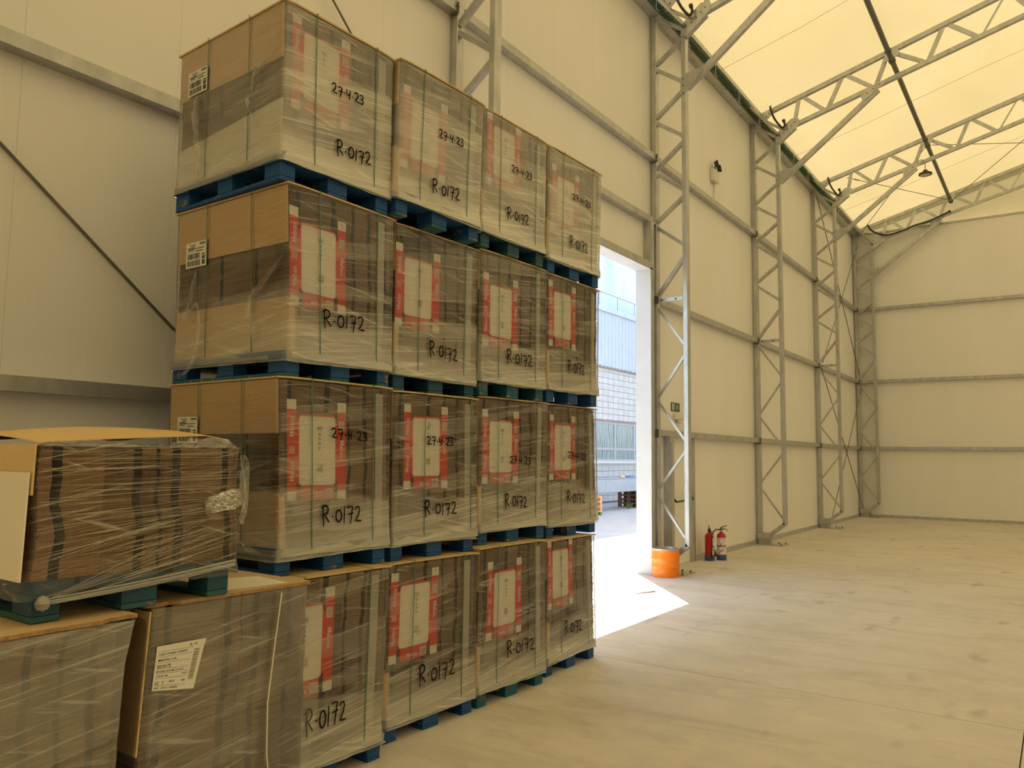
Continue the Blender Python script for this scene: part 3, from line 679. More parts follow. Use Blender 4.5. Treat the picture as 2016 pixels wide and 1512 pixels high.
def add_pallet(parent, kind, ox=.015, oy=.01, oz=0):
    d = PM[kind]
    p = link('pallet', d['deck'], parent, (ox, oy, oz))
    for yy in (0, (PD-.145)/2, PD-.145): link('stringer_board', d['stringer'], p, (0, yy, 0))
    for xx, b in ((0, 'block'), ((PW-.145)/2, 'mblock'), (PW-.10, 'block')):
        for yy in (0, (PD-.145)/2, PD-.145): link('block', d[b], p, (xx, yy, 0))
        link('bottom_board', d['board' if b == 'block' else 'mboard'], p, (xx, 0, 0))
    return p

W, D = .83, 1.07
def blanks(mb, w_, d_, z0, z1, dz, rnd, slots, sideslots, off=.017, jit=.002):
    """pile of folded blanks: every layer its own slab, with the slots cut in its edge"""
    n = max(1, int((z1-z0)/dz)); h = (z1-z0)/n; bj = 0
    for i in range(n):
        if i == 0: ph = rnd.uniform(0, 6)
        sj = .007*math.sin(i*h*9+ph)+.004*math.sin(i*h*31+ph*2)
        if i % 9 == 0: bj = rnd.uniform(-.003, .003)
        a, b = z0+i*h, z0+(i+1)*h-h*.06; j = rnd.uniform(-jit, jit)+bj
        y0 = off+j; x0 = off+rnd.uniform(-jit, jit)+bj; x1 = w_-off+rnd.uniform(-jit, jit); y1 = d_-off
        poly = [(x0, y1), (x0, y0+.02)]
        poly = [(x0, y1)]
        for c, ww, dp in sorted(sideslots, reverse=True): poly += [(x0, c+ww/2), (x0+dp, c+ww/2), (x0+dp, c-ww/2), (x0, c-ww/2)]
        poly += [(x0, y0)]
        for c, ww, dp in sorted(slots): poly += [(c+sj-ww/2, y0), (c+sj-ww/2, y0+dp), (c+sj+ww/2, y0+dp), (c+sj+ww/2, y0)]
        poly += [(x1, y0), (x1, y1)]
        nv = len(poly); vs = [(p[0], p[1], a) for p in poly]+[(p[0], p[1], b) for p in poly]
        fs = [(k, (k+1) % nv, (k+1) % nv+nv, k+nv) for k in range(nv)]
        dk = set(); ns_ = len(sideslots)
        for q in range(ns_): dk |= {1+4*q+1, 1+4*q+2, 1+4*q+0}
        for q in range(len(slots)): dk |= {2+4*ns_+4*q, 2+4*ns_+4*q+1, 2+4*ns_+4*q+2}
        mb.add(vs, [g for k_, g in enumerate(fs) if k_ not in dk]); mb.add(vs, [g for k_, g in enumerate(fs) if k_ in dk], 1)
        # slab faces as strips between the slots (cheap: only the overhang shows)
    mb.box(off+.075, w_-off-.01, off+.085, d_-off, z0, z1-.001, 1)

def film_shell(mb, w_, d_, z0, z1, rnd, flare=.010, amp=.003, nz=26, r=.02, inset_top=0.0):
    """closed skin of film round the load; hugs it, bulges a little, gathers at the foot"""
    per = []
    ns = 20
    for i in range(ns+1): per.append((r+(w_-2*r)*i/ns, 0, 0, -1))
    for i in range(1, 4): a = R(-90+90*i/4); per.append((w_-r+r*math.cos(a), r+r*math.sin(a), math.cos(a), math.sin(a)))
    for i in range(11): per.append((w_, r+(d_-2*r)*i/10, 1, 0))
    for i in range(11): per.append((w_-r-(w_-2*r)*i/10, d_, 0, 1))
    for i in range(ns+1): per.append((0, d_-r-(d_-2*r)*i/ns, -1, 0))
    for i in range(1, 4): a = R(180+90*i/4); per.append((r+r*math.cos(a), r+r*math.sin(a), math.cos(a), math.sin(a)))
    n = len(per); s = rnd.uniform(0, 50); vs = []
    for k in range(nz+1):
        f = k/nz; z = z0+(z1-z0)*f
        fl_ = flare*max(0, 1-f*9)
        for (x, y_, nx_, ny_) in per:
            d = .0035+amp*(.5+noise.noise(Vector((x*6+s, y_*6, z*14)))+.6*noise.noise(Vector((x*2, y_*2+s, z*5))))+fl_; d = max(.001, d)
            # film bridges inward between bands
            vs.append((x+nx_*d, y_+ny_*d, z+.004*noise.noise(Vector((x*9, y_*9, s)))*(1 if k in (0, nz) else 0)))
    fs = [(k*n+i, k*n+(i+1) % n, (k+1)*n+(i+1) % n, (k+1)*n+i) for k in range(nz) for i in range(n)]
    mb.add(vs, fs)

def ribbon(mb, pts, wdt, fn, mi=0):
    """flat marker stroke through 2-D points"""
    P = [Vector((p[0], p[1], 0)) for p in pts]
    if len(P) == 1: P.append(P[0]+Vector((wdt*.5, 0, 0)))
    L = []; Rr = []
    for i, p in enumerate(P):
        d = (P[min(i+1, len(P)-1)]-P[max(i-1, 0)]); d.normalize() if d.length else None
        n = Vector((-d.y, d.x, 0)); ww = wdt*.5*(1.0 if 0 < i < len(P)-1 else .75)
        if i == 0: p = p-d*wdt*.3
        if i == len(P)-1: p = p+d*wdt*.3
        L.append(p+n*ww); Rr.append(p-n*ww)
    vs = [fn(v.x, v.y) for v in L+Rr]; n = len(P)
    mb.add(vs, [(i, i+1, n+i+1, n+i) for i in range(n-1)], mi)
def arc(cx, cy, rx, ry, a0, a1, n=10): return [(cx+rx*math.cos(R(a0+(a1-a0)*i/n)), cy+ry*math.sin(R(a0+(a1-a0)*i/n))) for i in range(n+1)]
GL = {'R': ([[(.06, 1.0), (.04, .5), (.10, -.12)], [(-.02, .86)]+arc(.20, .78, .22, .24, 150, -80)+[(.06, .48)], [(.14, .50), (.36, .22), (.50, .06)]], .56),
      '0': ([arc(.22, .5, .21, .45, 100, 470, 16)], .50), '1': ([[(.06, 1.0), (.04, .5), (.03, .0)]], .16),
      '7': ([[(.0, .93), (.2, .98), (.42, .96), (.34, .5), (.26, -.10)], [(.12, .50), (.46, .56)]], .50),
      '2': ([[(.0, .82), (.10, .97), (.30, .98), (.37, .78), (.28, .45), (.05, .08), (.22, .06), (.48, .06)]], .50),
      '4': ([[(.02, .95), (.0, .50), (.18, .44), (.38, .50)], [(.38, .98), (.34, .5), (.33, .02)]], .48),
      '3': ([[(.0, .92), (.18, 1.0), (.34, .86), (.26, .62), (.10, .54), (.30, .46), (.36, .22), (.22, .02), (.0, .06)]], .45),
      '.': ([[(.04, .42), (.10, .42)]], .22), ' ': ([], .2)}
def scrawl(mb, txt, x0, z0, x1, z1, hgt, wdt, fn, rnd):
    tot = sum(GL[c][1]+.10 for c in txt); sx = (x1-x0)/tot; cx = 0
    for c in txt:
        st, adv = GL[c]; jz = rnd.uniform(-.05, .05); sc_ = rnd.uniform(.92, 1.08) if c != 'R' else 1.15
        if c in '0' and txt[0] == 'R': sc_ *= .9
        for s in st:
            ribbon(mb, [(x0+(cx+p[0])*sx, z0+(z1-z0)*(cx/tot)+(p[1]*sc_+jz)*hgt) for p in s], wdt, fn)
        cx += adv+.10

def round_rect(x0, x1, z0, z1, r, n=5):
    out = []
    for cx, cz, a in ((x1-r, z1-r, 0), (x0+r, z1-r, 90), (x0+r, z0+r, 180), (x1-r, z0+r, 270)):
        out += [(cx+r*math.cos(R(a+90*i/n)), cz+r*math.sin(R(a+90*i/n))) for i in range(n+1)]
    return out
def printed(fn3, alt):
    """the printed carton blank slipped under the film: red, white, ink. x from .0 to .42, z from 0 to .55"""
    m = MB()
    def poly(p, lev, mi): m.add([fn3(x, z, lev) for x, z in p], [tuple(range(len(p)))], mi)
    def rc(x0, x1, z0, z1, lev, mi): poly([(x0, z0), (x1, z0), (x1, z1), (x0, z1)], lev, mi)
    # side strips
    for a, b, tq in ((.0, .063, 0), (.353, .417, 1)):
        rc(a, b, .052, .495, 0, 0); rc(a, b, .0, .052, 0, 1); rc(a, b, .495, .548, 0, 1)
        cx = (a+b)/2
        for zc in ((.40, .16) if not tq else (.28,)):
            put_text(m, 'Mahou', .040, lambda x, z, cx=cx, zc=zc: fn3(cx+x, zc+z, 1), 1, .014, R(90) if not tq else R(-90))
            for k in range(3): rc(cx+.016, cx+.018, zc-.05+.035*k, zc-.025+.035*k, 1, 1)
        if tq:
            rc(a+.010, b-.014, .385, .44, 1, 1)
            for k in range(9): rc(a+.014, b-.018, .388+.0055*k, .388+.0055*k+(.0035 if k % 3 else .002), 2, 2)
            put_text(m, 'T', .030, lambda x, z, cx=cx: fn3(cx+x, .52+z, 1), 2)
        else:
            for k in range(4): rc(cx-.016+.010*k, cx-.012+.010*k, .255, .295, 1, 1)
    rc(.063, .075, .10, .43, 0, 0); rc(.342, .353, .10, .43, 0, 0)
    # central panel
    poly([(.075, .085), (.342, .085), (.342, .455), (.325, .475), (.092, .475), (.075, .455)], 0, 0)
    poly(round_rect(.080, .336, .082, .462, .022), 1, 1)
    rc(.092, .325, .0, .080, 0, 0)
    put_text(m, 'Mahou', .034, lambda x, z: fn3(.195+x, .03+z, 1), 1, .012)
    rc(.262, .318, .012, .062, 1, 1)
    for k in range(10): rc(.266+.005*k, .266+.005*k+(.003 if k % 3 else .0015), .016, .058, 2, 2)
    # ink in the panel
    for k in range(5): rc(.205+.008*k, .208+.008*k, .385-.004*(k % 2), .41, 2, 2)
    rc(.203, .243, .396, .399, 2, 2)
    for k, zz in enumerate((.365, .34, .315, .29)): poly(round_rect(.215, .215+.014-.002*(k % 2), zz-.009, zz+.006, .004, 2), 2, 2)
    for k in range(8): rc(.205, .245, .155+.0058*k, .155+.0058*k+(.0038 if k % 3 else .002), 2, 2)
    if alt:
        for k in range(7): rc(.215, .245, .335+.006*k+.06, .338+.006*k+.06, 2, 2)
    return m

def side_label(mb, fn, lw=.21, lh=.155):
    """shipping label: paper, rules, two bar codes. mi 0 paper, 1 ink"""
    def rc(x0, x1, z0, z1, lev, mi): mb.add([fn(x, z, lev) for x, z in ((x0, z0), (x1, z0), (x1, z1), (x0, z1))], [(0, 1, 2, 3)], mi)
    rc(0, lw, 0, lh, 0, 0)
    for zz, a, b in ((.142, .03, .05), (.139, .055, .10), (.128, .045, .095), (.142, .14, .20), (.136, .14, .20), (.118, .02, .09), (.112, .02, .19), (.104, .02, .08), (.098, .10, .17)):
        rc(a, b, zz, zz+.004, 1, 1)
    rc(.0, lw, .094, .0952, 1, 1); rc(0, lw, .124, .1248, 1, 1)
    r_ = random.Random(3); x = .015
    for z0, z1 in ((.052, .086), (.010, .044)):
        x = .015
        while x < .145:
            b_ = r_.choice((.0018, .003, .0045)); rc(x, x+b_, z0, z1, 1, 1); x += b_+r_.choice((.002, .003, .004))
    for z in [.012+.0085*k for k in range(8)]: rc(.165, .195, z, z+r_.choice((.003, .005, .0065)), 1, 1)

# front-face geometry measured for every unit: x, y, turn, tops, corner shifts, print origin, writing boxes
POS = {(0,0):(2.615,3.295,-1.12),(0,1):(2.705,3.389,-1.28),(0,2):(2.73,3.402,-.09),(0,3):(2.65,3.406,-2.43),(1,0):(3.577,3.403,-3.26),(1,1):(3.633,3.444,-2.17),(1,2):(3.635,3.465,-2.4),(1,3):(3.487,3.337,-2.6),(2,0):(4.448,3.368,-1.93),(2,1):(4.552,3.46,-3.79),(2,2):(4.473,3.411,-2.45),(2,3):(4.388,3.354,-1.6),(3,0):(5.392,3.404,.66),(3,1):(5.515,3.487,-1.05),(3,2):(5.331,3.38,-1.55),(3,3):(5.277,3.344,-2.03)}
TOP = [[1.093,2.155,3.228,4.251],[1.075,2.151,3.242,4.265],[1.097,2.179,3.255,4.291],[1.069,2.186,3.246,4.303]]
#            TLx   TRx   BRx   BLx
SH = {(0,0):(-.01,.012,-.015,.01),(0,1):(-.018,-.01,.012,.03),(0,2):(-.018,-.012,.0,.036),(0,3):(-.006,-.006,.0,.018),
      (1,0):(.002,.012,.008,-.016),(1,1):(-.012,-.004,.018,.006),(1,2):(-.008,.008,.0,.005),(1,3):(.012,.014,-.012,-.012),
      (2,0):(.012,-.012,.014,-.014),(2,1):(-.02,.02,.0,-.006),(2,2):(-.01,.01,.01,-.008),(2,3):(0,.01,-.004,-.003),
      (3,0):(.003,-.03,.012,.02),(3,1):(.003,-.02,.026,-.006),(3,2):(-.01,.01,0,.006),(3,3):(0,.026,-.01,-.016)}
PR = {(0,0):(.016,.47),(0,1):(.060,.391),(0,2):(.012,.397),(0,3):(.059,.422),(1,0):(.035,.462),(1,1):(.108,.446),(1,2):(.014,.418),(1,3):(.046,.318),
      (2,0):(.104,.438),(2,1):(.053,.439),(2,2):(.048,.365),(2,3):(.068,.478),(3,0):(.021,.515),(3,1):(.05,.478),(3,2):(.036,.46),(3,3):(.064,.372)}
RW = {(0,0):(.241,.29,.532,.30,.105),(0,1):(.283,.262,.587,.258,.085),(0,2):(.235,.310,.576,.315,.08),(0,3):(.37,.250,.649,.262,.075),(1,0):(.278,.30,.616,.30,.10),(1,1):(.28,.275,.604,.270,.08),
      (1,2):(.318,.255,.61,.240,.085),(1,3):(.322,.225,.601,.228,.075),(2,0):(.32,.30,.668,.29,.09),(2,1):(.291,.265,.566,.245,.085),(2,2):(.306,.265,.635,.258,.085),(2,3):(.301,.270,.586,.275,.075),
      (3,0):(.26,.29,.554,.275,.09),(3,1):(.291,.285,.591,.268,.085),(3,2):(.30,.265,.567,.262,.085),(3,3):(.321,.262,.609,.262,.085)}
DW = {(0,3):(.328,.605,.581,.615),(1,3):(.365,.61,.618,.62),(2,3):(.344,.64,.621,.65),(3,3):(.342,.68,.644,.68),(0,1):(.35,.735,.633,.725),(1,1):(.298,.735,.567,.73),(2,1):(.344,.59,.603,.58),(3,1):(.305,.66,.627,.64)}
LAY = ['bottom', 'second', 'third', 'top']; COL = ['first', 'second', 'third', 'fourth']
WHAT = {(0,3): 'white sheet low on its side', (0,2): 'loose film loop on its side', (0,1): 'brown board on its side', (0,0): 'partly hidden by nearer load'}
for (i, k), (px, py, th) in POS.items():
    rnd = random.Random(i*7+k*31+2)
    zb = TOP[i][k-1] if k else 0.0
    H = TOP[i][k]-zb
    extra = WHAT.get((i, k)) or ('dated 27.4.23 above R.0172' if (i, k) in DW else 'marked R.0172 without date')
    t = thing('wrapped_pallet_load', (px, py, zb+.0005), f'{LAY[k]}-layer wrapped pallet, {COL[i]} column from left, {extra}', 'pallet load', R(th), 'wrapped pallet loads in the four-high stack')
    tl, tr_, br, bl = SH[(i, k)]; hb = .135; ht = H-.016
    def wp(x, y, z, tl=tl, tr_=tr_, br=br, bl=bl, hb=hb, ht=ht):
        f = min(1, max(0, (z-hb)/(ht-hb))); g = min(1, max(0, x/W)); dd = max(0, 1-y/1.07)
        return (x+((1-g)*((1-f)*bl+f*tl)+g*((1-f)*br+f*tr_))*(.4+.6*dd), y, z)
    kind = 'mix' if (i, k) in ((1, 3), (0, 2), (2, 1)) else 'mossy' if (i, k) in ((1, 2), (2, 3)) else 'teal' if (i, k) in ((2, 0), (2, 2)) else 'blue'
    add_pallet(t, kind)
    zt = H-.018
    off = rnd.uniform(-.02, .02)
    m = MB(); blanks(m, W, D, .146, zt, .016, rnd, [(.085+off, .026, .07), (.345+off, .036, .07), (.50+off, .022, .07), (.63+off, .028, .07), (.765, .02, .05)], [(.30, .025, .06), (.62, .03, .06), (.86, .02, .06)])
    b_ = m.warp(wp).obj('cardboard_blanks', ['blanks', 'slot'], t); tag(b_, kind='stuff')
    # boards folded round the side
    zk = zt-.30-rnd.uniform(-.02, .02)
    m = MB().box(.003, .009, .012, D-.02, zk, zt)
    o = m.warp(wp).obj('side_board', 'kraft', t); tag(o, 'kraft board over the upper side')
    if (i, k) == (0, 3): m = MB().prism([(.012, .146), (D-.02, .146), (D-.02, .38), (.012, .46)], .002, .008, 'x'); mt = 'whiteboard'
    else: m = MB().box(.003, .009, .006, D-.02, .146, .44).box(.003, .045, .005, .009, .146, .42); mt = 'kraft'
    if (i, k) not in ((1, 1), (2, 2), (3, 1)) or i == 0:
        o = m.warp(wp).obj('side_board', mt, t); tag(o, 'white sheet over the lower side' if mt == 'whiteboard' else 'kraft board over the lower side')
    # lid, drooping a little at its rim
    m = MB(); nX, nY = 10, 8; vs = []; e = .009
    for lv in (0, 1):
        for a in range(nX+1):
            for b in range(nY+1):
                x = -e+(W+2*e)*a/nX; y = -e+(D+2*e)*b/nY
                dr = .008*(max(0, abs(a/nX-.5)*2-.7)/.3)**2*(1 if k == 3 else .5)
                vs.append((x, y, H-.011+.0095*lv-dr))
    n_ = (nX+1)*(nY+1); idx = lambda a, b, l: l*n_+a*(nY+1)+b
    fs = [(idx(a, b, l), idx(a+1, b, l), idx(a+1, b+1, l), idx(a, b+1, l)) for l in (0, 1) for a in range(nX) for b in range(nY)]
    fs += [(idx(a, b, 0), idx(a+1, b, 0), idx(a+1, b, 1), idx(a, b, 1)) for a in range(nX) for b in (0, nY)]
    fs += [(idx(a, b, 0), idx(a, b+1, 0), idx(a, b+1, 1), idx(a, b, 1)) for b in range(nY) for a in (0, nX)]
    m.add(vs, fs); m.warp(lambda x, y, z: (wp(x, y, z)[0], y, z)).obj('lid_board', 'lid', t)
    # printed carton
    rnd_ph = rnd.uniform(0, 6)
    ox, oz = PR[(i, k)]
    m = printed(lambda x, z, lev: (ox+x, -0.0+.008-.0012*lev, oz+z), (i, k) == (1, 1))
    m.warp(wp).obj('printed_carton', ['printred', 'printwhite', 'greyink'], t)
    # film
    m = MB(); film_shell(m, W, D, .102, H-.018, rnd); m.warp(wp).obj('stretch_film', 'film_top' if k == 3 else 'film', t, True)
    m = MB(); film_shell(m, W+.010, D+.010, .088+rnd.uniform(-.004, .006), .148, rnd, .010, .003, 8); m.warp(lambda x, y, z: (x-.005, y-.005, z+.006*math.sin(x*5+rnd_ph))).obj('film_foot', 'film_band', t, True)
    m = MB(); gx = .705+rnd.uniform(-.01, .01); m.box(gx, gx+.06, .011, .016, .17, zt-.03); o = m.warp(wp).obj('edge_board', 'greyboard', t); tag(o, 'pale grey board strip')
    # straps
    for sx in (.215, .677):
        if (i, k) == (1, 1): sx += .07
        m = MB(); prev = None
        pts = [(sx+rnd.uniform(-.002, .002), -.011, z) for z in (.112, .3, .5, .7, .9, H-.02)]
        for a, b in zip(pts[:-1], pts[1:]): m.bar(a, b, .006, .001, side=(1, 0, 0))
        m.bar((sx, -.016, H-.018), (sx, -.011, H-.022), .006, .001, side=(1, 0, 0)).bar((sx, -.016, H-.018), (sx, -.016, H-.0), .006, .001, side=(1, 0, 0)).bar((sx, -.016, H-.0003), (sx, D+.016, H-.0003), .006, .0006, side=(1, 0, 0))
        m.warp(wp).obj('strap', 'strap', t)
    for sy in (.31, .735):
        m = MB().bar((-.011, sy, .112), (-.011, sy, H-.02), .006, .001, side=(0, 1, 0)).bar((-.011, sy, H-.02), (-.016, sy, H-.016), .006, .001, side=(0, 1, 0)).bar((-.016, sy, H-.016), (-.016, sy, H-.0), .006, .001, side=(0, 1, 0))
        m.warp(wp).obj('strap', 'strap', t)
    # marker writing
    x0, z0, x1, z1, hh = RW[(i, k)]
    m = MB(); scrawl(m, 'R.0172', x0, z0, x1, z1, hh, .0108, lambda x, z: (x, -.0165, z), rnd); m.warp(wp).obj('marker_code', 'ink', t)
    if (i, k) in DW:
        x0, z0, x1, z1 = DW[(i, k)]
        m = MB(); scrawl(m, '27.4.23', x0, z0, x1, z1, .054, .0102, lambda x, z: (x, -.0165, z), rnd); m.warp(wp).obj('marker_date', 'ink', t)
    if i == 0 and k > 0:
        m = MB(); side_label(m, lambda x, z, lev: (-.0115-.0008*lev, .945-x, .70+z))
        m.warp(wp).obj('shipping_label', ['label_white', 'ink'], t)
    LOADS = globals().setdefault('LOADS', {}); LOADS[(i, k)] = t

# loose film ends on the sides of the first column
def tail(parent, pts, wd, rnd, name='film_tail', nw=6, crumple=.02, mat='film_loose'):
    """crumpled ribbon of film through 3-D points; wd = widths; folds across"""
    m = MB(); P = [Vector(p) for p in pts]; S = []
    for i in range(len(P)-1):
        p0, p1, p2, p3 = P[max(i-1, 0)], P[i], P[i+1], P[min(i+2, len(P)-1)]
        for k in range(5):
            t = k/5; S.append((.5*((2*p1)+(-p0+p2)*t+(2*p0-5*p1+4*p2-p3)*t*t+(-p0+3*p1-3*p2+p3)*t*t*t), wd[i]+(wd[i+1]-wd[i])*t))
    S.append((P[-1], wd[-1])); vs = []; nrm = Vector(tail.n)
    for q, (p, w_) in enumerate(S):
        d = (S[min(q+1, len(S)-1)][0]-S[max(q-1, 0)][0]).normalized(); sd = d.cross(nrm).normalized()
        for a in range(nw+1):
            f = a/nw-.5
            vs.append(p+sd*(w_*f)+nrm*(abs(noise.noise(Vector((a*1.3, q*(.35 if nw < 20 else .9), rnd.random()*.3+p.z*3))))*crumple+.002))
    n = nw+1; m.add(vs, [(q*n+a, q*n+a+1, (q+1)*n+a+1, (q+1)*n+a) for q in range(len(S)-1) for a in range(nw)])
    return m.obj(name, mat, parent, True)
tail.n = (-1, 0, 0); rnd = random.Random(9)
T3, T2, T1 = LOADS[(0, 3)], LOADS[(0, 2)], LOADS[(0, 1)]
tail(T3, [(-.008, .84, .68), (-.02, .83, .55), (-.02, .80, .42), (-.015, .78, .30), (-.01, .775, .12)], [.03, .07, .05, .03, .006], rnd, crumple=.03)
tail(T3, [(-.008, .06, .76), (-.012, .17, .67), (-.02, .23, .66)], [.01, .02, .03], rnd)
tail(T3, [(-.01, .225, .70), (-.02, .24, .60), (-.02, .27, .52), (-.02, .25, .43), (-.012, .225, .33)], [.02, .045, .03, .025, .004], rnd, crumple=.035)
tail(T2, [(-.008, .03, .66), (-.012, .15, .56), (-.02, .25, .47)], [.01, .035, .05], rnd)
tail(T2, [(-.01, .26, .50), (-.02, .28, .40), (-.02, .25, .30), (-.015, .24, .22)], [.03, .05, .03, .004], rnd, crumple=.035)
tail(T2, [(-.01, .83, .66), (-.02, .84, .55), (-.02, .88, .44), (-.02, .90, .38)], [.015, .03, .04, .05], rnd, crumple=.03)
tail(T2, [(-.01, .88, .42), (-.03, .78, .46), (-.035, .74, .36), (-.03, .76, .20), (-.02, .84, .08), (-.012, .93, .05)], [.03, .03, .03, .035, .03, .01], rnd, crumple=.012)
tail(T1, [(-.01, .04, .60), (-.015, .20, .56), (-.02, .30, .52)], [.01, .02, .03], rnd)
tail(T1, [(-.01, .30, .55), (-.03, .31, .42), (-.03, .30, .30), (-.02, .28, .20), (-.01, .20, .12)], [.03, .05, .05, .03, .006], rnd, crumple=.05)

# ------------------------------------------------------------------ the three nearer loads
def near_load(px, py, th, z, wdt, dep, H, kind, label, film, dz, slots, lidthk=.016, warm=False, clearz=None, lean=0.0, seed=1, zb=.146):
    rnd = random.Random(seed)
    t = thing('wrapped_pallet_load', (px, py, z), label, 'pallet load', R(th), 'wrapped pallet loads in the foreground')
    add_pallet(t, kind, .01, .01)
    wp = lambda x, y, zz: (x+lean*(1-x/wdt)*(H-zz)/H*-1, y, zz)
    m = MB(); blanks(m, wdt, dep, zb, H-lidthk-.002, dz, rnd, slots, [(.3, .03, .06), (.7, .03, .06)], .016, .0035)
    tag(m.warp(wp).obj('cardboard_blanks', ['blanks_warm' if warm else 'blanks', 'slot'], t), kind='stuff')
    return t, wp, rnd
# B: middle one, with paper label
tB, wpB, rB = near_load(1.81, 3.008, 0, .0005, .795, 1.07, 1.129, 'blue', 'film-wrapped pallet load in the foreground with a paper address label, under the small load', 'film_hazy', .010,
    [(.09, .03, .08), (.37, .035, .08), (.44, .006, .05), (.52, .03, .08), (.70, .025, .08)], lean=.06, seed=4)
m = MB(); film_shell(m, .795, 1.07, .102, 1.11, rB, .01, .005, 40); m.warp(wpB).obj('stretch_film', 'film_hazy', tB, True)
def lid(t, x0, x1, y0, y1, z0, z1, mat='lid', edge='chip', seed=0, chip=None):
    m = MB(); r_ = random.Random(seed); n = 24; poly = []
    for i in range(n+1):
        x = x0+(x1-x0)*i/n; j = r_.uniform(-.003, .003)
        if chip and chip[0] < x < chip[1]: j += r_.uniform(.01, .035)
        poly.append((x, y0+j))
    poly += [(x1, y1), (x0, y1)]
    m.prism(poly, z0, z1, 'z')
    o = m.obj('lid_board', mat, t)
    m2 = MB(); m2.add([(p[0], p[1]-.0006, z) for z in (z0, z1) for p in poly[:n+1]], [(i, i+1, n+2+i, n+1+i) for i in range(n)]).obj('chipped_edge', edge, o)
    return o
lid(tB, -.012, .805, -.008, 1.08, 1.113, 1.128, seed=1, chip=(-.02, .10))
o = MB().prism([(.26, .08), (.70, -.002+.03), (.74, .30), (.40, .42)], 1.1285, 1.1292, 'z').obj('white_sheet', 'whiteboard', tB); tag(o, 'white card sheet on the lid')
MB().box(-.004, .003, .0, .9, .55, 1.10).warp(wpB).obj('side_board', 'kraft', tB)
# paper label on B
m = MB()
def lf(x, z, lev):      # 0..1 label frame -> load coordinates, sheared and curled
    tlx, tlz, trx, trz, brx, brz, blx, blz = .025, .963, .244, .960, .196, .763, .011, .793
    X = (1-z)*((1-x)*blx+x*brx)+z*((1-x)*tlx+x*trx); Z = (1-z)*((1-x)*blz+x*brz)+z*((1-x)*tlz+x*trz)
    return (X, -.0135-.0008*lev-.006*max(0, z-.8)*5*x, Z)
n = 8
m.add([lf(a/n, b/n, 0) for a in range(n+1) for b in range(n+1)], [(a*(n+1)+b, (a+1)*(n+1)+b, (a+1)*(n+1)+b+1, a*(n+1)+b+1) for a in range(n) for b in range(n)])
LW, LH = .21, .185
def lt(txt, x, z, size, bold=.0, mi=1):
    vs, fs = text_geo(txt, size, bold); x0 = min(v[0] for v in vs)
    m.add([lf((x*LW+v[0]-x0)/LW, (z*LH+v[1])/LH, 1) for v in vs], fs, mi)
lt('CARTONAJES GISBERT', .06, .80, .0125, .006); lt('MAHOU, S.A.', .06, .67, .0145, .01); lt('0210172', .05, .53, .018, .014)
lt('BANDEJA 20/33 MH 5E V0772', .05, .42, .0100, .006); lt('130/0307 OM', .06, .32, .0095, .004); lt('30/03/23', .62, .33, .0085, .003)
lt('SC  7', .05, .16, .018, .006); lt('38x20', .36, .19, .011, .004); lt('1400', .64, .19, .011, .004); lt('42500   12054/12 - 0007/0005', .03, .06, .0095, .004)
lt('M   ND', .68, .92, .011, .004)
for zz in (.865, .74, .61, .475, .375, .27, .11):
    m.add([lf(.04, zz, 1), (lf(.76, zz, 1)), lf(.76, zz+.008, 1), lf(.04, zz+.008, 1)], [(0, 1, 2, 3)], 2)
r_ = random.Random(8); zz = .20
while zz < .82:
    b = r_.choice((.015, .025, .04)); m.add([lf(.80, zz, 1), lf(.92, zz, 1), lf(.92, zz+b, 1), lf(.80, zz+b, 1)], [(0, 1, 2, 3)], 2); zz += b+r_.choice((.008, .014))
m.obj('address_label', ['label_white', 'ink', 'greyink'], tB)
# loose sheet of film hanging from B's top edge past its right side
m = MB(); n = 14; vs = []
A_, B_, C_, D_ = Vector((.60, -.016, 1.10)), Vector((.63, -.016, 1.10)), Vector((.88, -.01, .60)), Vector((.55, -.02, .16))
for a in range(n+1):
    for b in range(n+1):
        u, v = a/n, b/n
        tp = A_.lerp(B_, u); bt = D_.lerp(Vector((.80, -.02, .16)), u); md = Vector((.56, -.02, .60)).lerp(C_, u)
        p = tp.lerp(md, v*2) if v < .5 else md.lerp(bt, v*2-1)
        vs.append(p+Vector((0, -.006*abs(math.sin(u*9+v*2))*min(1, v*3), 0)))
m.add(vs, [(a*(n+1)+b, (a+1)*(n+1)+b, (a+1)*(n+1)+b+1, a*(n+1)+b+1) for a in range(n) for b in range(n)])
m.obj('loose_film', 'film_sheer', tB, True)
m = MB().tube([(.62, -.03, 1.10), (.585, -.035, .85), (.56, -.035, .62), (.565, -.035, .40), (.60, -.03, .2)], .003, 5).obj('film_rope', 'whiteboard', tB)

# A: leftmost one
tA, wpA, rA = near_load(.86, 2.885, 0, .0005, .815, 1.07, 1.129, 'blue', 'film-wrapped pallet load in the bottom left corner, partly out of frame', 'film_hazy', .010,
    [(.12, .03, .08), (.33, .03, .08), (.48, .03, .08), (.60, .02, .08), (.72, .03, .08)], lean=0, seed=6)
wpA = lambda x, y, z: (x-.06*max(0, min(1, (1.08-z)/.5))*(x/.815)+.0, y, z)
m = MB(); film_shell(m, .815, 1.07, .102, 1.11, rA, .01, .005, 40, inset_top=.0)
m.warp(lambda x, y, z: (x-(.045*max(0, 1-((z-.0)/1.11)**6))*(x/.815), y, z)).obj('stretch_film', 'film_hazy', tA, True)
for o in tA.children:
    if o.name.startswith('cardboard_blanks'):
        for v in o.data.vertices: v.co.x -= .05*(v.co.x/.815)
lid(tA, -.01, .825, -.010, 1.08, 1.113, 1.128, seed=2, chip=(.72, .83))

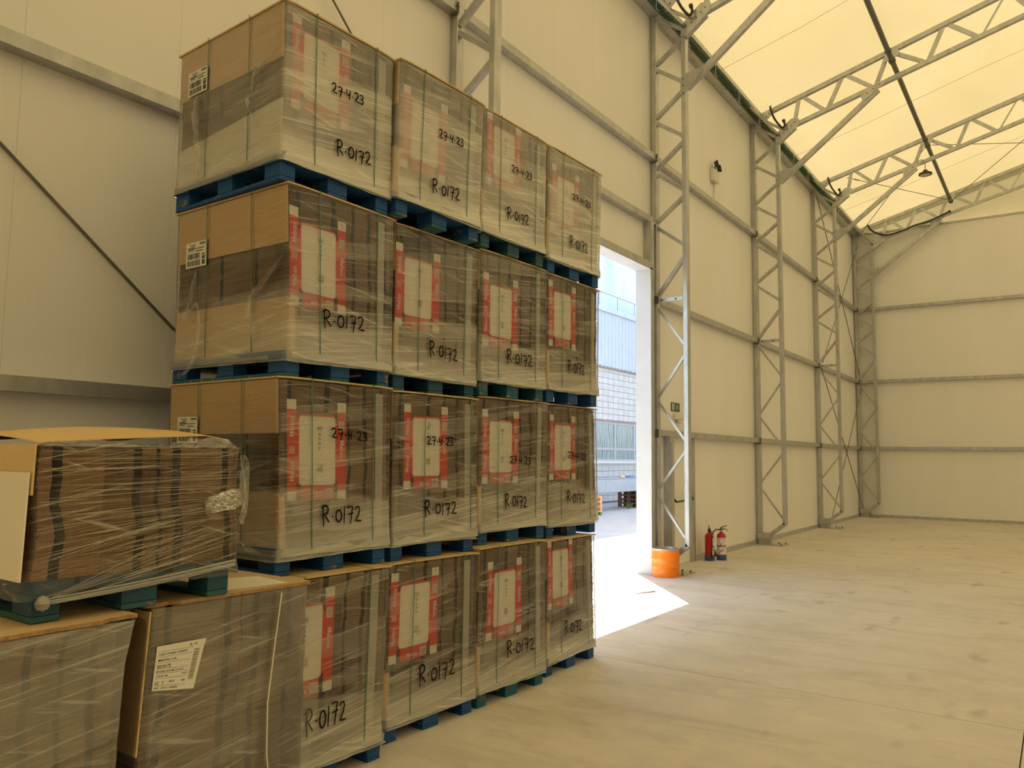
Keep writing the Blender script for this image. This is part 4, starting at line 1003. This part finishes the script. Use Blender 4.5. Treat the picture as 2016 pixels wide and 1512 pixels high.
# C: small open-sided load on top
tC, wpC, rC = near_load(1.335, 2.975, 0, 1.131, .83, 1.07, .64, 'mossy', 'short brown carton pile on worn blue pallet across the two foreground loads', 'film_clear', .0045,
    [(.085, .036, .08), (.39, .034, .08), (.475, .016, .08), (.555, .036, .08), (.785, .03, .08)], lidthk=.012, warm=True, seed=8)
wC = lambda x, y, z: (x-.035*max(0, (.30-z))/.2*(1-x/.83)+.010*math.sin(z*9), y, z)
for o in tC.children:
    if o.name.startswith('cardboard_blanks'):
        for v in o.data.vertices:
            p = wC(*v.co); v.co.x = p[0]
m = MB(); film_shell(m, .83, 1.07, .085, .635, rC, .008, .005, 40, .015); m.warp(wC).obj('stretch_film', 'film_clear', tC, True)
# bunched film rope crossing the pallet front
for a, b, r1 in (((.03, -.02, .075), (.815, -.02, .128), .010), ((.03, -.024, .068), (.70, -.018, .112), .007), ((.04, -.022, .085), (.82, -.02, .145), .006)):
    A, B = Vector(a), Vector(b)
    MB().tube([A.lerp(B, i/20)+Vector((0, .0, -.006*math.sin(math.pi*i/20))) for i in range(21)], [r1*(.5+.5*i/20) for i in range(21)], 6).obj('film_rope', 'film_band', tC, True)
m = MB(); rr = random.Random(2)
for q in range(9):                                   # strands fanning from the knot at the left foot
    x1 = .45+.38*rr.random(); z1 = .10+x1*rr.uniform(.12, .36)
    m.tube([(.04, -.02, .08), (.04+(x1-.04)*.5, -.014, .08+(z1-.08)*.47), (x1, -.0105, z1)], (.0002, .0008, .0003), 3, caps=False)
for q in range(230):
    z0 = .15+.47*rr.random(); x0 = rr.uniform(-.1, .65); x1 = x0+rr.uniform(.12, .5); x0 = max(0, x0); x1 = min(x1, .83)
    sl = rr.uniform(-.01, .05)+.30*max(0, (.42-z0)/.27)*rr.uniform(.4, 1.0)
    k_ = rr.choice((.0004, .0005, .0007, .0011))
    z1 = min(z0+sl*(x1-x0), .63); m.tube([(x0, -.0095, z0), (x0*.5+x1*.5, -.0097, (z0+z1)/2+rr.uniform(-.002, .002)), (x1, -.0095, z1)], (k_*.3, k_, k_*.3), 3, caps=False)
tag(m.obj('film_strands', 'strand', tC), kind='stuff')
tail.n = (0, -1, 0)
tail(tC, [(.66, -.013, .385), (.69, -.018, .39), (.74, -.016, .40), (.79, -.016, .41), (.835, -.012, .42)], [.03, .075, .08, .09, .07], rC, crumple=.03, nw=22)
tail(tC, [(.66, -.015, .375), (.69, -.02, .345), (.73, -.018, .33)], [.02, .03, .01], rC, crumple=.04)
tail(tC, [(.83, -.015, .60), (.845, -.02, .45), (.835, -.02, .30)], [.03, .05, .02], rC, crumple=.04)
m = MB(); m.lathe([(0, -.03), (.02, -.02), (.028, 0), (.018, .02), (0, .028)], (.03, -.03, .075), 10).obj('film_knot', 'film_band', tC, True)
# domed yellow lid, lifted at the right, with crumpled film under its rim
m = MB(); nX, nY = 20, 14; vs = []
def lz(u, v): return .632+.002+.050*u**.8*(1-.45*max(0, u-.85)/.15)+.055*math.sin(math.pi*min(1, v*1.15))*(.55+.45*math.sin(math.pi*u))*(1-.35*u)
for lv in (0, .004):
    for a in range(nX+1):
        for b in range(nY+1):
            u, v = a/nX, b/nY; vs.append((-.01+.80*u, -.012+1.05*v+.04*(u)**2*(1-v), lz(u, v)+lv))
n_ = (nX+1)*(nY+1); idx = lambda a, b, l: l*n_+a*(nY+1)+b
fs = [(idx(a, b, l), idx(a+1, b, l), idx(a+1, b+1, l), idx(a, b+1, l)) for l in (0, 1) for a in range(nX) for b in range(nY)]
fs += [(idx(a, b, 0), idx(a+1, b, 0), idx(a+1, b, 1), idx(a, b, 1)) for a in range(nX) for b in (0, nY)]+[(idx(a, b, 0), idx(a, b+1, 0), idx(a, b+1, 1), idx(a, b, 1)) for b in range(nY) for a in (0, nX)]
m.add(vs, fs); o = m.obj('lid_board', 'lid_yellow', tC, True); tag(o, 'yellowish curved board lifted at one side')
m = MB(); nX, nY = 60, 8; vs = []
for a in range(nX+1):
    u = a/nX; top = lz(min(1, u*.98), 0)-.004
    if u > .93: top -= (u-.93)*.5
    for b in range(nY+1):
        v = b/nY; z = .628+(top-.628)*v
        open_ = max(0, math.sin(math.pi*min(1, max(0, (u-.40)/.30))))*.04*v
        z -= open_*.6
        vs.append((.0+.84*u, -.012+.03*v+.016*noise.noise(Vector((u*26, v*2, 1)))+.004, z+.006*noise.noise(Vector((u*30, v*3, 7)))))
m.add(vs, [(a*(nY+1)+b, (a+1)*(nY+1)+b, (a+1)*(nY+1)+b+1, a*(nY+1)+b+1) for a in range(nX) for b in range(nY)])
m.obj('crumpled_film', 'film_loose', tC, True)
# side sheets of C
o = MB().prism([(-.004, .45), (.9, .45), (.9, .63), (-.004, .63)], -.012, -.006, 'x').warp(wC).obj('side_board', 'kraft', tC)
o = MB().prism([(.004, .15), (.95, .15), (.95, .53), (.004, .53)], -.020, -.014, 'x').warp(wC).obj('white_sheet', 'whiteboard', tC); tag(o, 'white card sheet over the left side')

# ================================================================== THE YARD OUTSIDE
FY = 14.5
ob = thing('office_building', (18, FY, 0), 'tiled building with metal cladding and windows, seen through the doorway', 'building')
def F(mb): return mb.warp(lambda x, y, z: (x-18, y-FY, z))
F(MB().box(2, 60, FY+.008, FY+.5, 0, 5.24)).obj('facade_wall', 'grout', ob)
tm = MB().bbox(0, .432, 0, .020, 0, .221, .003).mesh('tile', 'tile')
for z0, nz in ((3.225, 9), (.0, 6)):
    for c in range(14):
        for r_ in range(nz):
            x = 25.16+.45*c; z = z0+.235*r_ if z0 else .06+.235*r_
            link('tile', tm, ob, (x-18, 0, z))
far = MB()
for z0, nz in ((3.225, 9), (.0, 6)):
    for c in range(-46, 76):
        if 0 <= c < 14: continue
        for r_ in range(nz):
            x = 25.16+.45*c; z = z0+.235*r_ if z0 else .06+.235*r_
            if 2 < x < 59.5: far.box(x, x+.432, FY, FY+.02, z, z+.221)
tag(F(far).obj('tile_field', 'tile', ob), kind='stuff')
F(MB().box(2, 60, FY-.10, FY+.05, 1.52, 1.62)).obj('window_sill', 'white', ob)
F(MB().box(2, 60, FY-.02, FY+.04, 1.46, 1.52)).obj('sill_underboard', 'clad', ob)  # cladding-coloured board below the sill
F(MB().box(2, 60, FY-.03, FY+.06, 3.13, 3.205)).obj('window_head', 'brownframe', ob)
wx = [23.1, 24.7, 26.35, 27.96, 29.69, 31.4, 33.1]
F(MB().box(2, 22.9, FY-.01, FY+.04, 1.6, 3.15).box(33.3, 60, FY-.01, FY+.04, 1.6, 3.15)).obj('blind_panel', 'frame', ob)
for a, b in zip(wx[:-1], wx[1:]):
    m = MB().box(a, a+.07, FY-.02, FY+.04, 1.62, 3.13).box(b-.07, b, FY-.02, FY+.04, 1.62, 3.13).box(a+.07, b-.07, FY-.018, FY+.04, 1.62, 1.69).box(a+.07, b-.07, FY-.018, FY+.04, 2.04, 2.13).box(a+.07, b-.07, FY-.018, FY+.04, 3.06, 3.13)
    wf = F(m).obj('window', 'frame', ob)
    for z0, z1 in ((1.69, 2.04), (2.13, 3.06)):
        MB().box(a+.07-18, b-.07-18, .005, .02, z0, z1).obj('pane', 'glass', wf)
    MB().bar((a+.4-18, .03, 1.7), (a+.6-18, .03, 2.0), .02, .01).obj('inner_rail', 'white', wf)
# cladding with ribs
m = MB(); k = 2.0; prof = []
while k < 59.8: prof += [(k, 0), (k+.20, 0), (k+.22, -.04), (k+.26, -.04), (k+.28, 0)]; k += .30
vs = [(x, FY+y, z) for z in (5.27, 7.47) for x, y in prof]; n = len(prof)
m.add(vs, [(i, i+1, n+i+1, n+i) for i in range(n-1)]); F(m).obj('metal_cladding', 'clad', ob)
F(MB().box(2, 60, FY-.08, FY+.4, 5.235, 5.275)).obj('cladding_foot', 'brownframe', ob)
F(MB().box(2, 60, FY-.10, FY+.6, 7.47, 7.66)).obj('parapet_cap', 'clad', ob)
# railing
m = MB().tube([(24.9, FY, 7.66), (24.9, FY, 8.10), (24.98, FY, 8.2), (25.1, FY, 8.23), (58, FY, 8.23)], .02, 6)
for q in range(22): m.tube([(26.65+1.55*q, FY, 7.66), (26.65+1.55*q, FY, 8.23)], .018, 6)
F(m).obj('railing', 'frame', ob)
# translucent corrugated storey, set back
m = MB(); prof = []; k = 2.0
while k < 59.8: prof += [(k, 0), (k+.11, 0), (k+.13, -.03), (k+.16, -.03), (k+.18, 0)]; k += .20
n = len(prof); vs = [(x, FY+.7+y, z) for z in (7.6, 17.0) for x, y in prof]
m.add(vs, [(i, i+1, n+i+1, n+i) for i in range(n-1)]); F(m).obj('corrugated_sheet', 'poly', ob)
F(MB().box(2, 60, FY+.75, FY+6, 7.6, 21.2).box(2, 60, FY+.5, FY+.75, 7.6, 7.66)).obj('upper_storey', 'clad', ob)  # unseen height shaped so its shade ends at the sunlit strip of yard

# steel box beam on pallet stacks
t = thing('steel_beam', (24, 12.5, .59), 'long blue-grey steel beam resting on pallets in front of the windows', 'beam')
MB().bbox(-5, 8, -.25, .45, 0, .46, .02).box(-5, 8, -.27, .47, .455, .47).obj('beam_body', 'beamblue', t)
for xx in (-1.0, 1.0, 1.78): MB().box(xx, xx+.012, -.256, -.25, .06, .36).obj('weld_seam', 'frame', t)
t = thing('rag_bundle', (25.0, 12.5, 1.061), 'blue and tan rags lying on the blue-grey beam', 'rags')
def lump(rx, ry, rz, s, c):
    m = MB(); n1, n2 = 14, 8; vs = []
    for a in range(n2+1):
        for b in range(n1):
            th_, ph = math.pi*.5*a/n2, 2*math.pi*b/n1
            k = 1+.35*noise.noise(Vector((math.cos(ph)*2+s, math.sin(ph)*2, a*.5)))
            vs.append((c[0]+rx*math.sin(th_)*math.cos(ph)*k, c[1]+ry*math.sin(th_)*math.sin(ph)*k, c[2]+rz*math.cos(th_)*k))
    m.add(vs, [(a*n1+b, a*n1+(b+1) % n1, (a+1)*n1+(b+1) % n1, (a+1)*n1+b) for a in range(n2) for b in range(n1)]); return m
lump(.55, .12, .07, 1, (.15, 0, 0)).obj('blue_rag', 'blueband', t, True); lump(.18, .10, .09, 4, (-.35, 0, 0)).obj('tan_rag', 'lid', t, True); lump(.08, .08, .13, 7, (.1, .05, 0)).obj('white_rag', 'white', t, True)
def yard_pallets(x, y, n, mat, label, foot=None, rz=0):
    for q in range(n):
        t = thing('wooden_pallet', (x, y, -.006+.145*q), label[q] if isinstance(label, list) else label, 'pallet', rz, 'pallets under the steel beam')
        m = MB()
        for a in range(5): m.box(.235*a, .235*a+.12, 0, .8, .122, .144)
        p = m.obj('deck', mat, t)
        MB().box(0, 1.06, 0, .10, .1, .1215).box(0, 1.06, .35, .45, .1, .1215).box(0, 1.06, .70, .8, .1, .1215).obj('stringer', mat, t)
        for xx in (0, .46, .96):
            for yy in (0, .35, .70): MB().box(xx, xx+.10, yy, yy+.10, .022, .10).obj('block', foot if foot and q == 0 else mat, t)
            MB().box(xx, xx+.10, 0, .8, 0, .022).obj('bottom_board', foot if foot and q == 0 else mat, t)
yard_pallets(25.5, 12.3, 4, 'palbrown', ['dark brown pallet under the beam, lowest of four', 'dark brown pallet under the beam, second from the ground', 'dark brown pallet under the beam, third from the ground', 'dark brown pallet directly under the beam'])
yard_pallets(20.38, 11.55, 4, 'palorange', ['orange-tinted pallet with green blocks, lowest of its stack', 'orange-tinted pallet, second from the ground, behind the load edge', 'orange-tinted pallet, third from the ground, behind the load edge', 'orange-tinted pallet, topmost of its stack by the doorway'], 'leaf')
t = thing('weed_tuft', (24.77, 12.3, -.006), 'small green weed growing from the yard near the brown pallets', 'plant')
rr = random.Random(4)
for q in range(14):
    a = rr.uniform(0, 6.28); l_ = rr.uniform(.10, .22); h_ = rr.uniform(.08, .22)
    d = Vector((math.cos(a), math.sin(a), 0)); s_ = Vector((-d.y, d.x, 0))*.03
    MB().add([(0, 0, 0), d*l_*.5+s_+Vector((0, 0, h_*.7)), d*l_+Vector((0, 0, h_)), d*l_*.5-s_+Vector((0, 0, h_*.7))], [(0, 1, 2, 3)]).obj('leaf', 'leaf', t)
